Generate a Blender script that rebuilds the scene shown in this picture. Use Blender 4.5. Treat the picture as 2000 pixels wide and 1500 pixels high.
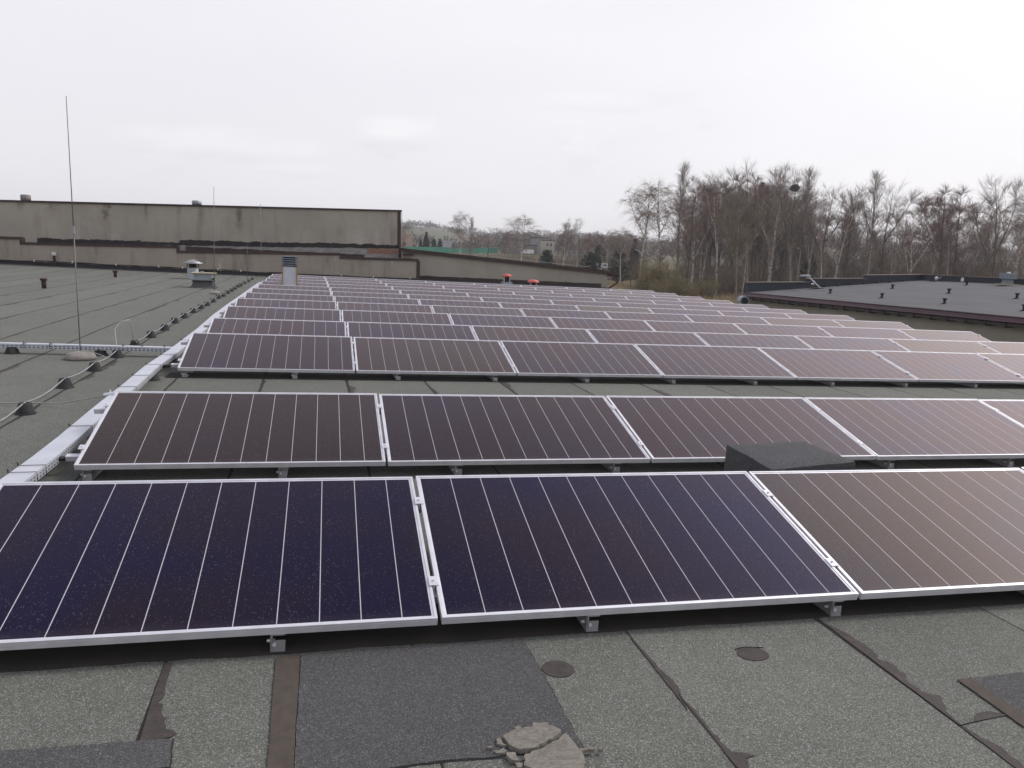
import bpy, math, random
from mathutils import Vector, Matrix, noise

# ------------------------------------------------------------------ scene, camera, light
S = bpy.context.scene
COL = S.collection
for o in list(bpy.data.objects):
    bpy.data.objects.remove(o)
R = math.radians

CAM = Vector((0.0, 0.0, 1.44025))
PITCH, ROLL, YAW, FPX = 0.1636, 0.03573, 0.23916, 1517.22
fw = Vector((math.sin(YAW) * math.cos(PITCH), math.cos(YAW) * math.cos(PITCH), -math.sin(PITCH)))
rt = Vector((math.cos(YAW), -math.sin(YAW), 0))
up = rt.cross(fw)
rt, up = (math.cos(ROLL) * rt + math.sin(ROLL) * up, -math.sin(ROLL) * rt + math.cos(ROLL) * up)
cd = bpy.data.cameras.new("camera")
cam = bpy.data.objects.new("camera", cd)
COL.objects.link(cam)
cd.sensor_width = 36
cd.lens = 36 * FPX / 2000
cd.clip_start, cd.clip_end = 0.05, 6000
cam.matrix_world = Matrix((
    (rt.x, up.x, -fw.x, CAM.x), (rt.y, up.y, -fw.y, CAM.y), (rt.z, up.z, -fw.z, CAM.z), (0, 0, 0, 1)))
S.camera = cam

SUN_AZ, SUN_EL = R(76), R(45)          # azimuth from +Y towards +X
sdir = Vector((math.sin(SUN_AZ) * math.cos(SUN_EL), math.cos(SUN_AZ) * math.cos(SUN_EL), math.sin(SUN_EL)))
ld = bpy.data.lights.new("sun", 'SUN')
ld.energy, ld.angle, ld.color = 1.5, R(12), (1.0, 0.96, 0.90)
sun = bpy.data.objects.new("sun", ld)
COL.objects.link(sun)
sun.rotation_euler = sdir.to_track_quat('Z', 'Y').to_euler()
sun.location = (20, 0, 30)

W_ = bpy.data.worlds.new("World")
S.world = W_
W_.use_nodes = True
nt = W_.node_tree
nt.nodes.clear()


class NT:
    """small node-tree writer"""
    def __init__(s, tree):
        s.t = tree

    def n(s, typ, ins=None, **kw):
        nd = s.t.nodes.new(typ)
        for k, v in kw.items():
            setattr(nd, k, v)
        for k, v in (ins or {}).items():
            sk = nd.inputs[k]
            if isinstance(v, bpy.types.NodeSocket):
                s.t.links.new(v, sk)
            else:
                sk.default_value = v
        return nd

    def math(s, op, a, b=0.0, c=None, clamp=False):
        nd = s.n('ShaderNodeMath', {0: a, 1: b}, operation=op, use_clamp=clamp)
        if c is not None:
            if isinstance(c, bpy.types.NodeSocket):
                s.t.links.new(c, nd.inputs[2])
            else:
                nd.inputs[2].default_value = c
        return nd.outputs[0]

    def ramp(s, fac, a, b, lo=0.0, hi=1.0):
        nd = s.n('ShaderNodeMapRange', {0: fac, 1: a, 2: b, 3: lo, 4: hi}, interpolation_type='SMOOTHSTEP')
        return nd.outputs[0]

    def mix(s, fac, a, b, blend='MIX'):
        nd = s.n('ShaderNodeMix', data_type='RGBA', blend_type=blend)
        for i, v in ((0, fac), (6, a), (7, b)):
            if isinstance(v, bpy.types.NodeSocket):
                s.t.links.new(v, nd.inputs[i])
            else:
                if i and len(v) == 3:
                    v = (*v, 1)
                nd.inputs[i].default_value = v
        return nd.outputs[2]

    def noise(s, vec, scale, detail=4.0, rough=0.55, out=0, dist=0.0):
        nd = s.n('ShaderNodeTexNoise', {'Vector': vec, 'Scale': scale, 'Detail': detail, 'Roughness': rough,
                                        'Distortion': dist})
        return nd.outputs[out]

    def vscale(s, vec, sc):
        nd = s.n('ShaderNodeVectorMath', {0: vec, 1: sc}, operation='MULTIPLY')
        return nd.outputs[0]

    def sep(s, vec):
        return s.n('ShaderNodeSeparateXYZ', {0: vec}).outputs


w = NT(nt)
tc = w.n('ShaderNodeTexCoord').outputs['Generated']
sky = w.n('ShaderNodeTexSky', sky_type='NISHITA', sun_disc=False, sun_elevation=SUN_EL, sun_rotation=SUN_AZ,
          air_density=1.0, dust_density=3.0, ozone_density=1.0).outputs[0]
sky01 = w.mix(1.0, sky, (0.10, 0.10, 0.10), 'MULTIPLY')
PUFFS = [(0.0855, 0.9858, 0.1446, 0.055, 0.017, 0.62), (-0.1172, 0.9861, 0.1174, 0.10, 0.016, 0.45), (0.3156, 0.93, 0.1883, 0.07, 0.009, 0.25), (0.1026, 0.992, 0.0734, 0.06, 0.008, 0.3), (-0.02, 0.99, 0.095, 0.07, 0.008, 0.3)]
x_, y_, z_ = w.sep(tc)
zc = w.math('MAXIMUM', z_, 0.0)
# overcast deck: pale near the horizon, a little darker and bluer overhead, brighter round the veiled sun
low = w.mix(w.ramp(x_, -0.45, 0.55), (0.88, 0.868, 0.912), (0.965, 0.95, 0.98))
deck = w.mix(w.ramp(zc, 0.36, 0.78), low, (0.40, 0.405, 0.54))
dot = w.n('ShaderNodeVectorMath', {0: tc, 1: tuple(sdir)}, operation='DOT_PRODUCT').outputs['Value']
glow = w.math('MULTIPLY', w.math('POWER', w.math('MAXIMUM', dot, 0.0), 13.0), 2.5)
gcol = w.n('ShaderNodeVectorMath', {0: (1.0, 0.94, 0.90)}, operation='SCALE')
w.t.links.new(glow, gcol.inputs['Scale'])
deck = w.mix(1.0, deck, gcol.outputs[0], 'ADD')
stretch = w.vscale(tc, (1.0, 1.0, 3.2))
cn = w.noise(stretch, 2.6, 5.0, 0.5)
deck = w.mix(w.ramp(cn, 0.42, 0.72, 0.0, 0.40), deck, (0.96, 0.935, 0.97))
cn2 = w.noise(stretch, 1.3, 3.0, 0.5)
deck = w.mix(w.ramp(cn2, 0.48, 0.72, 0.0, 0.18), deck, (0.68, 0.67, 0.725))
# small soft heaps of brighter cloud low over the horizon, grey underneath
st2 = w.vscale(tc, (1.0, 1.0, 2.8))
c3 = w.noise(st2, 5.2, 7.0, 0.58)
band = w.math('MULTIPLY', w.ramp(z_, 0.05, 0.10), w.ramp(z_, 0.22, 0.13))
c3m = w.math('MULTIPLY', w.ramp(c3, 0.55, 0.68), band)
deck = w.mix(w.math('MULTIPLY', c3m, 0.65), deck, (1.0, 0.975, 1.0))
shf = w.n('ShaderNodeVectorMath', {0: st2, 1: (0.0, 0.0, 0.07)}, operation='ADD').outputs[0]
c4m = w.math('MULTIPLY', w.ramp(w.noise(shf, 5.2, 7.0, 0.58), 0.55, 0.68), band)
deck = w.mix(w.math('MULTIPLY', w.math('SUBTRACT', c4m, c3m, clamp=True), 0.28), deck, (0.66, 0.655, 0.72))
# a few separate fair-weather puffs showing in the veil
wob = w.math('MULTIPLY_ADD', w.noise(w.vscale(tc, (1.0, 1.0, 1.8)), 13.0, 7.0, 0.60), 6.0, -3.0)
for cx_, cy_, cz_, rx_, rz_, am_ in PUFFS:
    h_ = w.math('ADD', w.math('MULTIPLY', w.math('SUBTRACT', x_, cx_), cy_), w.math('MULTIPLY', w.math('SUBTRACT', y_, cy_), -cx_))
    e1 = w.math('POWER', w.math('ABSOLUTE', w.math('DIVIDE', h_, rx_)), 2.0)
    e2 = w.math('POWER', w.math('ABSOLUTE', w.math('DIVIDE', w.math('SUBTRACT', z_, cz_), rz_)), 2.0)
    rr_ = w.math('ADD', w.math('ADD', e1, e2), wob)
    deck = w.mix(w.math('MULTIPLY', w.ramp(rr_, 1.5, -0.3), am_), deck, (1.0, 0.985, 1.0))
    e3 = w.math('POWER', w.math('ABSOLUTE', w.math('DIVIDE', w.math('SUBTRACT', z_, cz_ - rz_ * 1.0), rz_ * 0.6)), 2.0)
    r3_ = w.math('ADD', w.math('ADD', e1, e3), wob)
    deck = w.mix(w.math('MULTIPLY', w.ramp(r3_, 1.5, -0.3), 0.26 * am_), deck, (0.62, 0.62, 0.69))
skyc = w.mix(0.90, sky01, deck)
bg = w.n('ShaderNodeBackground', {'Color': skyc, 'Strength': 1.0})
wo = w.n('ShaderNodeOutputWorld', {'Surface': bg.outputs[0]})

vs = S.view_settings
vs.view_transform, vs.look, vs.exposure, vs.gamma, vs.use_curve_mapping = 'Standard', 'None', 0.12, 1.0, False
S.cycles.max_bounces = 6
S.cycles.diffuse_bounces = 3
S.cycles.glossy_bounces = 3
S.cycles.transparent_max_bounces = 4

# ------------------------------------------------------------------ helpers


class MB:
    """collects shapes; build() links them as ONE mesh object"""
    def __init__(s):
        s.v, s.f = [], []

    def add(s, vs_, fs):
        b = len(s.v)
        s.v += [tuple(p) for p in vs_]
        s.f += [tuple(i + b for i in f) for f in fs]

    def box(s, x0, x1, y0, y1, z0, z1, top=None):
        a = [(x0, y0, z0), (x1, y0, z0), (x1, y1, z0), (x0, y1, z0)]
        if top:
            tx, ty = top
            cx, cy = (x0 + x1) / 2, (y0 + y1) / 2
            b = [(cx + (px - cx) * tx, cy + (py - cy) * ty, z1) for px, py, _ in a]
        else:
            b = [(px, py, z1) for px, py, _ in a]
        s.add(a + b, [(3, 2, 1, 0), (4, 5, 6, 7), (0, 1, 5, 4), (1, 2, 6, 5), (2, 3, 7, 6), (3, 0, 4, 7)])

    def quadbox(s, base, dz):
        """prism over four points, thickened by vector dz"""
        d = Vector(dz)
        t = [Vector(p) + d for p in base]
        n = len(base)
        s.add(list(base) + t, [tuple(range(n - 1, -1, -1)), tuple(range(n, 2 * n))] +
              [(i, (i + 1) % n, n + (i + 1) % n, n + i) for i in range(n)])

    def xz(s, pts, y0, y1):
        """outline in the XZ plane (counter-clockwise seen from -Y) extruded from y0 to y1"""
        n = len(pts)
        s.add([(x, y0, z) for x, z in pts] + [(x, y1, z) for x, z in pts],
              [tuple(range(n)), tuple(range(2 * n - 1, n - 1, -1))] +
              [((i + 1) % n, i, n + i, n + (i + 1) % n) for i in range(n)])

    def tube(s, pts, rad, n=6, cap=True):
        pts = [Vector(p) for p in pts]
        if not isinstance(rad, (list, tuple)):
            rad = [rad] * len(pts)
        b = len(s.v)
        prev = None
        for i, p in enumerate(pts):
            t = (pts[min(i + 1, len(pts) - 1)] - pts[max(i - 1, 0)]).normalized()
            if prev is None:
                a = Vector((0, 0, 1)) if abs(t.z) < 0.9 else Vector((1, 0, 0))
                u = t.cross(a).normalized()
            else:
                u = (prev - t * prev.dot(t)).normalized()
            prev = u
            q = t.cross(u)
            for k in range(n):
                a = 2 * math.pi * k / n
                s.v.append(tuple(p + (u * math.cos(a) + q * math.sin(a)) * rad[i]))
        for i in range(len(pts) - 1):
            for k in range(n):
                k2 = (k + 1) % n
                s.f.append((b + i * n + k, b + i * n + k2, b + (i + 1) * n + k2, b + (i + 1) * n + k))
        if cap:
            s.f.append(tuple(b + k for k in range(n - 1, -1, -1)))
            e = b + (len(pts) - 1) * n
            s.f.append(tuple(e + k for k in range(n)))

    def lathe(s, prof, c=(0, 0, 0), n=20):
        """prof: list of (radius, z)"""
        b = len(s.v)
        for r, z in prof:
            for k in range(n):
                a = 2 * math.pi * k / n
                s.v.append((c[0] + r * math.cos(a), c[1] + r * math.sin(a), c[2] + z))
        for i in range(len(prof) - 1):
            for k in range(n):
                k2 = (k + 1) % n
                s.f.append((b + i * n + k, b + i * n + k2, b + (i + 1) * n + k2, b + (i + 1) * n + k))
        s.f.append(tuple(b + k for k in range(n - 1, -1, -1)))
        e = b + (len(prof) - 1) * n
        s.f.append(tuple(e + k for k in range(n)))

    def build(s, name, mat, parent=None, smooth=False, bevel=0.0, loc=None):
        me = bpy.data.meshes.new(name)
        me.from_pydata(s.v, [], s.f)
        me.update()
        if smooth:
            me.polygons.foreach_set('use_smooth', [True] * len(me.polygons))
        me.materials.append(mat)
        o = bpy.data.objects.new(name, me)
        COL.objects.link(o)
        if parent:
            o.parent = parent
        if loc:
            o.location = loc
        if bevel:
            m = o.modifiers.new('bevel', 'BEVEL')
            m.width, m.segments, m.limit_method = bevel, 2, 'ANGLE'
        return o


def tag(o, label, cat=None, group=None, kind=None):
    if label:
        o['label'] = label
    if cat:
        o['category'] = cat
    if group:
        o['group'] = group
    if kind:
        o['kind'] = kind
    return o


def empty(name, loc, label, cat, group=None, rot=(0, 0, 0)):
    o = bpy.data.objects.new(name, None)
    COL.objects.link(o)
    o.location = loc
    o.rotation_euler = rot
    o.empty_display_size = 0.1
    return tag(o, label, cat, group)


def copy_tree(src, loc=None, rot=None, scale=None, label=None):
    r = src.copy()
    COL.objects.link(r)
    if loc is not None:
        r.location = loc
    if rot is not None:
        r.rotation_euler = rot
    if scale is not None:
        r.scale = scale
    if label:
        r['label'] = label
    for ch in list(src.children):
        c = ch.copy()
        COL.objects.link(c)
        c.parent = r
        for g in list(ch.children):
            d = g.copy()
            COL.objects.link(d)
            d.parent = c
    return r


def pbsdf(name, col, rough=0.6, metal=0.0, spec=0.5):
    m = bpy.data.materials.new(name)
    m.use_nodes = True
    b = m.node_tree.nodes['Principled BSDF']
    b.inputs['Base Color'].default_value = (*col, 1)
    b.inputs['Roughness'].default_value = rough
    b.inputs['Metallic'].default_value = metal
    b.inputs['Specular IOR Level'].default_value = spec
    return m, NT(m.node_tree), b


def noisy(name, c1, c2, scale, rough=0.7, metal=0.0, spec=0.3, stretch=(1, 1, 1), bump=0.0, bscale=None, lo=0.3, hi=0.7):
    m, t, b = pbsdf(name, c1, rough, metal, spec)
    v = t.vscale(t.n('ShaderNodeTexCoord').outputs['Object'], stretch)
    f = t.ramp(t.noise(v, scale, 6.0, 0.6), lo, hi)
    t.t.links.new(t.mix(f, c1, c2), b.inputs['Base Color'])
    if bump:
        bn = t.n('ShaderNodeBump', {'Strength': bump, 'Distance': 0.01, 'Height': t.noise(v, bscale or scale * 3, 4.0)})
        t.t.links.new(bn.outputs[0], b.inputs['Normal'])
    return m


# ------------------------------------------------------------------ materials
M = {}
M['alu'] = noisy('anodised_aluminium', (0.74, 0.74, 0.78), (0.64, 0.64, 0.67), 9, 0.42, 0.4, 0.5)
M['alu_dull'] = noisy('mill_aluminium', (0.40, 0.40, 0.41), (0.30, 0.30, 0.31), 12, 0.5, 0.6, 0.5)
M['galv'] = noisy('galvanised_steel', (0.33, 0.36, 0.39), (0.26, 0.285, 0.31), 7, 0.5, 0.3, 0.5)
M['tray'] = noisy('tray_steel', (0.60, 0.62, 0.68), (0.52, 0.54, 0.59), 5, 0.45, 0.35, 0.5)
M['rubber'] = noisy('black_rubber', (0.022, 0.022, 0.024), (0.04, 0.04, 0.042), 20, 0.75)
M['black'] = noisy('black_plastic', (0.012, 0.012, 0.013), (0.02, 0.02, 0.02), 20, 0.5)
M['wire'] = noisy('zinc_wire', (0.40, 0.40, 0.39), (0.31, 0.31, 0.305), 8, 0.5, 0.4)
M['rod'] = noisy('dull_rod', (0.22, 0.22, 0.22), (0.16, 0.16, 0.16), 8, 0.55, 0.4)
M['concrete'] = noisy('pale_concrete', (0.30, 0.275, 0.255), (0.23, 0.21, 0.195), 14, 0.9, 0, 0.2, bump=0.3, bscale=120)
M['brown'] = noisy('brown_sheet', (0.060, 0.032, 0.030), (0.042, 0.024, 0.023), 3, 0.55, 0, 0.35)
M['maroon'] = noisy('maroon_sheet', (0.065, 0.026, 0.032), (0.045, 0.021, 0.025), 1.2, 0.5, 0, 0.4)
M['rust'] = noisy('rusty_pipe', (0.075, 0.035, 0.028), (0.04, 0.024, 0.022), 18, 0.9)
M['red'] = noisy('faded_red_paint', (0.62, 0.13, 0.10), (0.52, 0.10, 0.08), 5, 0.45)
M['white'] = noisy('white_paint', (0.72, 0.72, 0.72), (0.60, 0.60, 0.60), 6, 0.5)
M['darkopen'] = noisy('dark_opening', (0.015, 0.015, 0.018), (0.03, 0.03, 0.03), 8, 0.9)
M['bitumen'] = noisy('black_bitumen', (0.020, 0.019, 0.020), (0.042, 0.036, 0.036), 9, 0.7, bump=0.4, bscale=40)
M['tar'] = noisy('old_tar', (0.064, 0.052, 0.047), (0.045, 0.038, 0.035), 22, 0.75, bump=0.5, bscale=70)
M['copper_brown'] = noisy('bare_felt_strip', (0.082, 0.066, 0.052), (0.060, 0.050, 0.042), 30, 0.85)
M['wood_buff'] = noisy('buff_board', (0.42, 0.38, 0.26), (0.34, 0.30, 0.21), 12, 0.8)
M['mustard'] = noisy('mustard_angle', (0.40, 0.29, 0.10), (0.30, 0.21, 0.09), 12, 0.7)
M['bluegrey'] = noisy('blue_grey_paint', (0.22, 0.255, 0.285), (0.165, 0.19, 0.215), 6, 0.6)


def felt(name, base, alt, pale, fine=1.0, seams=None, mott=1.0):
    """mineral felt: coloured chippings, slow mottling, optional lap seams"""
    m, t, b = pbsdf(name, base, 0.9, 0, 0.25)
    co = t.n('ShaderNodeTexCoord').outputs['Object']
    big = t.noise(co, 0.9 * mott, 5.0, 0.6)
    mid = t.noise(co, 7.0, 4.0, 0.65)
    c = t.mix(t.ramp(big, 0.30, 0.70), base, alt)
    c = t.mix(t.ramp(mid, 0.35, 0.75, 0.0, 0.40), c, tuple(0.75 * k for k in base))
    st_ = t.noise(co, 2.3, 6.0, 0.7, dist=0.6)
    c = t.mix(t.ramp(st_, 0.56, 0.72, 0.0, 0.30), c, (base[0] * 0.72, base[1] * 0.80, base[2] * 0.70))
    vo = t.n('ShaderNodeTexVoronoi', {'Vector': co, 'Scale': 300.0 * fine}, feature='F1')
    r_ = t.sep(vo.outputs['Color'])[0]
    c = t.mix(t.ramp(r_, 0.72, 1.0, 0.0, 0.65), c, pale)
    c = t.mix(t.ramp(r_, 0.34, 0.0, 0.0, 0.65), c, tuple(0.35 * k for k in base))
    hgt = r_
    if seams:
        s0, sp, wid = seams
        x, y, z = t.sep(co)
        wob = t.math('MULTIPLY_ADD', t.noise(co, 2.2, 4.0, 0.6), 0.024, -0.012)
        q = t.math('ADD', t.math('MULTIPLY_ADD', y, 0.0165, x), wob)
        q = t.math('DIVIDE', t.math('SUBTRACT', q, s0), sp)
        cell = t.math('FLOOR', q)
        fr = t.math('FRACT', q)
        dd = t.math('MULTIPLY', fr, sp)                       # metres to the right of the seam
        wv = t.math('MULTIPLY_ADD', t.ramp(y, 3.0, 9.0), 0.020, wid)
        ln = t.math('LESS_THAN', dd, t.math('MULTIPLY', wv, t.math('MULTIPLY_ADD', t.noise(co, 1.7, 2.0), 1.6, 0.2)))
        # torn tar bleeding out of the lap, patchy
        pv = t.n('ShaderNodeCombineXYZ', {0: t.math('MULTIPLY', cell, 7.3), 1: y, 2: 0.0}).outputs[0]
        patch = t.ramp(t.noise(pv, 0.75, 3.0, 0.6), 0.46, 0.66)
        ragged = t.math('MULTIPLY', t.noise(co, 13.0, 5.0, 0.65), patch)
        bl = t.math('LESS_THAN', dd, t.math('MULTIPLY', ragged, t.math('MULTIPLY_ADD', t.ramp(y, 3.0, 9.0), 0.10, 0.09)))
        c = t.mix(t.math('MULTIPLY', bl, 0.85), c, (0.062, 0.050, 0.045))
        c = t.mix(t.math('MULTIPLY', ln, 0.85), c, (0.022, 0.019, 0.018))
        # each strip weathers a little differently
        wn = t.n('ShaderNodeTexWhiteNoise', {'W': cell}, noise_dimensions='1D').outputs[0]
        sc = t.math('MULTIPLY_ADD', wn, 0.16, 0.92)
        c = t.mix(1.0, c, t.n('ShaderNodeCombineXYZ', {0: sc, 1: sc, 2: sc}).outputs[0], 'MULTIPLY')
    t.t.links.new(c, b.inputs['Base Color'])
    bn = t.n('ShaderNodeBump', {'Strength': 0.55, 'Distance': 0.004, 'Height': hgt})
    t.t.links.new(bn.outputs[0], b.inputs['Normal'])
    return m


M['roof'] = felt('green_grey_felt', (0.122, 0.129, 0.110), (0.145, 0.146, 0.127), (0.38, 0.39, 0.36), 1.0, (1.31, 0.93, 0.011))
M['feltdark'] = felt('dark_felt', (0.070, 0.070, 0.070), (0.082, 0.080, 0.080), (0.21, 0.21, 0.205), 1.1)
M['feltcap'] = felt('charcoal_felt', (0.066, 0.066, 0.070), (0.080, 0.080, 0.084), (0.22, 0.22, 0.225), 1.0)
M['parapet'] = felt('blue_grey_felt', (0.062, 0.070, 0.082), (0.048, 0.054, 0.064), (0.12, 0.13, 0.14), 0.3)


def roof2():
    m, t, b = pbsdf('grey_sheet_felt', (0.12, 0.125, 0.13), 0.85, 0, 0.3)
    co = t.n('ShaderNodeTexCoord').outputs['Object']
    x, y, z = t.sep(co)
    st = t.vscale(co, (2.2, 0.35, 1.0))
    c = t.mix(t.ramp(t.noise(st, 1.3, 5.0, 0.6), 0.35, 0.68), (0.104, 0.104, 0.108), (0.078, 0.079, 0.084))
    fr = t.math('FRACT', t.math('DIVIDE', t.math('ADD', x, t.math('MULTIPLY', t.noise(co, 1.5), 0.06)), 0.95))
    ln = t.math('MULTIPLY', t.math('LESS_THAN', fr, 0.035), t.ramp(t.noise(co, 0.9, 3.0), 0.42, 0.6, 0.0, 0.7))
    c = t.mix(ln, c, (0.05, 0.052, 0.058))
    t.t.links.new(c, b.inputs['Base Color'])
    return m


M['roof2'] = roof2()


def render_wall(name, base, streak, rust, amt=1.0, pale=(0.50, 0.48, 0.44), runs=()):
    """cement render with rain streaks, grime and pale runs"""
    m, t, b = pbsdf(name, base, 0.92, 0, 0.2)
    co = t.n('ShaderNodeTexCoord').outputs['Object']
    x, y, z = t.sep(co)
    c = t.mix(t.ramp(t.noise(co, 0.55, 5.0, 0.6), 0.3, 0.7), base, tuple(0.82 * k for k in base))
    v = t.vscale(co, (1.7, 1.7, 0.34))
    c = t.mix(t.ramp(t.noise(v, 1.1, 6.0, 0.66), 0.50, 0.75, 0.0, 0.75 * amt), c, streak)
    v2 = t.vscale(co, (1.1, 1.0, 0.16))
    c = t.mix(t.ramp(t.noise(v2, 0.9, 4.0, 0.55), 0.57, 0.72, 0.0, 0.85 * amt), c, rust)
    v3 = t.vscale(co, (4.0, 4.0, 0.8))
    c = t.mix(t.ramp(t.noise(v3, 0.8, 5.0, 0.7), 0.64, 0.74, 0.0, 0.6 * amt), c, pale)
    for (sx0, wid, z0, z1, colr, k_) in runs:
        jx = t.math('MULTIPLY_ADD', t.noise(t.vscale(co, (1.0, 1.0, 1.6)), 2.2, 4.0, 0.7), wid * 2.4, sx0 - wid * 1.2)
        dx = t.math('ABSOLUTE', t.math('SUBTRACT', x, jx))
        mk = t.math('MULTIPLY', t.ramp(dx, wid, wid * 0.15), t.ramp(z, z0, z1))
        mk = t.math('MULTIPLY', mk, t.ramp(t.noise(co, 5.0, 5.0, 0.7), 0.30, 0.62))
        c = t.mix(t.math('MULTIPLY', mk, k_), c, colr)
    g = t.noise(co, 38.0, 3.0, 0.7)
    c = t.mix(t.ramp(g, 0.3, 0.8, 0.0, 0.30), c, tuple(0.6 * k for k in base))
    t.t.links.new(c, b.inputs['Base Color'])
    bn = t.n('ShaderNodeBump', {'Strength': 0.35, 'Distance': 0.01, 'Height': g})
    t.t.links.new(bn.outputs[0], b.inputs['Normal'])
    return m


M['wall_low'] = render_wall('stained_render', (0.37, 0.33, 0.275), (0.17, 0.148, 0.122), (0.14, 0.115, 0.09), 1.2)
M['wall_high'] = render_wall('streaked_render', (0.42, 0.385, 0.325), (0.235, 0.21, 0.17), (0.16, 0.13, 0.085), 0.8, (0.50, 0.48, 0.44),
    ((-9.72, 0.26, 2.0, 2.9, (0.085, 0.062, 0.03), 0.95), (-3.95, 0.20, 1.75, 2.9, (0.10, 0.082, 0.055), 0.9), (-8.0, 0.09, 2.1, 3.0, (0.09, 0.07, 0.045), 0.8), (-11.9, 0.35, 2.3, 3.3, (0.17, 0.14, 0.10), 0.7),
     (-13.2, 0.2, 2.4, 3.2, (0.14, 0.11, 0.08), 0.7), (-6.6, 0.15, 2.5, 3.2, (0.16, 0.13, 0.09), 0.6), (1.6, 0.55, 2.6, 1.9, (0.52, 0.50, 0.46), 0.6), (2.5, 0.15, 3.0, 2.2, (0.50, 0.48, 0.44), 0.6), (-10.9, 0.12, 2.7, 1.9, (0.52, 0.50, 0.46), 0.6),
     (-9.4, 0.3, 2.1, 1.6, (0.48, 0.46, 0.43), 0.6)))
M['wall_third'] = render_wall('plain_render', (0.375, 0.345, 0.295), (0.26, 0.235, 0.195), (0.30, 0.27, 0.22), 0.6, (0.42, 0.39, 0.34))
M['wall_right'] = render_wall('dull_render', (0.355, 0.325, 0.265), (0.25, 0.225, 0.18), (0.27, 0.24, 0.19), 0.8, (0.38, 0.36, 0.31))
M['cement'] = noisy('bare_cement', (0.33, 0.32, 0.30), (0.22, 0.21, 0.20), 3, 0.9, stretch=(1, 1, 2))
M['brick'] = noisy('exposed_brick', (0.34, 0.16, 0.11), (0.25, 0.13, 0.095), 6, 0.9, stretch=(1, 1, 3))


def glass_mat(name, dark, tint, ior, gl):
    """module front: dark cells between 11 fine pale gaps, rain-spotted glass"""
    m = bpy.data.materials.new(name)
    m.use_nodes = True
    t = NT(m.node_tree)
    t.t.nodes.clear()
    co = t.n('ShaderNodeTexCoord').outputs['Object']
    x, y, z = t.sep(co)
    pit = PW / 12
    fr = t.math('FRACT', t.math('ADD', t.math('DIVIDE', x, pit), 0.5))
    ln = t.math('LESS_THAN', t.math('ABSOLUTE', t.math('SUBTRACT', fr, 0.5)), 0.0019 / pit)
    ins = t.math('MULTIPLY', t.math('GREATER_THAN', x, 0.06), t.math('LESS_THAN', x, PW - 0.06))
    ln = t.math('MULTIPLY', ln, ins)
    oi = t.n('ShaderNodeObjectInfo').outputs['Random']
    off = t.n('ShaderNodeCombineXYZ', {0: t.math('MULTIPLY', oi, 37.0), 1: t.math('MULTIPLY', oi, 11.0), 2: 0.0}).outputs[0]
    co2 = t.n('ShaderNodeVectorMath', {0: co, 1: off}, operation='ADD').outputs[0]
    patch = t.ramp(t.noise(co2, 1.1, 2.0, 0.5), 0.30, 0.60)
    cell = t.mix(patch, dark, (dark[0] * 0.5 + 0.0075, dark[1] * 0.5 + 0.0045, dark[2] * 0.45 + 0.0035))
    # dried rain spots
    vo = t.n('ShaderNodeTexVoronoi', {'Vector': co2, 'Scale': 140.0}, feature='F1')
    cr = t.sep(vo.outputs['Color'])
    rad = t.math('MULTIPLY', t.math('POWER', cr[0], 2.0), 0.34)
    sp = t.math('LESS_THAN', vo.outputs['Distance'], rad)
    thin = t.ramp(t.noise(co2, 3.0, 4.0, 0.6), 0.35, 0.7, 0.5, 1.0)
    sp = t.math('MULTIPLY', t.math('MULTIPLY', sp, thin), 0.36)
    c = t.mix(sp, cell, (0.26, 0.25, 0.26))
    # faint wipe marks
    wp = t.ramp(t.noise(t.vscale(co2, (3.0, 9.0, 1.0)), 2.4, 6.0, 0.7, dist=1.5), 0.66, 0.80, 0.0, 0.10)
    c = t.mix(wp, c, (0.25, 0.26, 0.30))
    c = t.mix(t.math('MULTIPLY', ln, 0.9), c, (0.56, 0.55, 0.58))
    geo = t.n('ShaderNodeNewGeometry')
    cosv = t.math('ABSOLUTE', t.n('ShaderNodeVectorMath', {0: geo.outputs['Normal'], 1: geo.outputs['Incoming']},
                                  operation='DOT_PRODUCT').outputs['Value'])
    low_ = t.math('MULTIPLY_ADD', t.ramp(y, 0.06, 0.0), 0.02, 0.014)
    dust = t.math('DIVIDE', low_, t.math('MAXIMUM', cosv, 0.08), clamp=True)
    c = t.mix(dust, c, (0.34, 0.29, 0.29))
    dif = t.n('ShaderNodeBsdfDiffuse', {'Color': c, 'Roughness': 0.3})
    tn = t.mix(patch, (tint[0] * 0.95, tint[1] * 0.97, min(1, tint[2] * 1.03)), (min(1, tint[0] * 1.02), tint[1] * 0.96, tint[2] * 0.94))
    glo = t.n('ShaderNodeBsdfGlossy', {'Color': tn, 'Roughness': 0.16})
    # anti-reflective coated glass: almost no mirror head on, strong at grazing angles
    fz = t.math('MULTIPLY_ADD', t.math('POWER', t.math('SUBTRACT', 1.0, t.math('MINIMUM', cosv, 1.0)), 4.2), 0.97, ior)
    fz = t.math('MULTIPLY', fz, gl, clamp=True)
    mx = t.n('ShaderNodeMixShader', {0: fz, 1: dif.outputs[0], 2: glo.outputs[0]})
    t.n('ShaderNodeOutputMaterial', {0: mx.outputs[0]})
    return m


PW, PL, PGAP, PTH = 1.956, 1.112, 0.018, 0.035
FR = 0.021
GW, GL = PW - 2 * FR, PL - 2 * FR
M['glass_blue'] = glass_mat('blue_violet_cells', (0.0042, 0.0036, 0.0230), (0.84, 0.80, 1.0), 0.008, 0.97)
M['glass_plum'] = glass_mat('plum_cells', (0.0160, 0.0088, 0.0125), (0.99, 0.895, 0.925), 0.012, 0.98)
M['glass_brown'] = glass_mat('brown_cells', (0.0190, 0.0122, 0.0116), (1.0, 0.90, 0.875), 0.016, 1.0)

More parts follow.
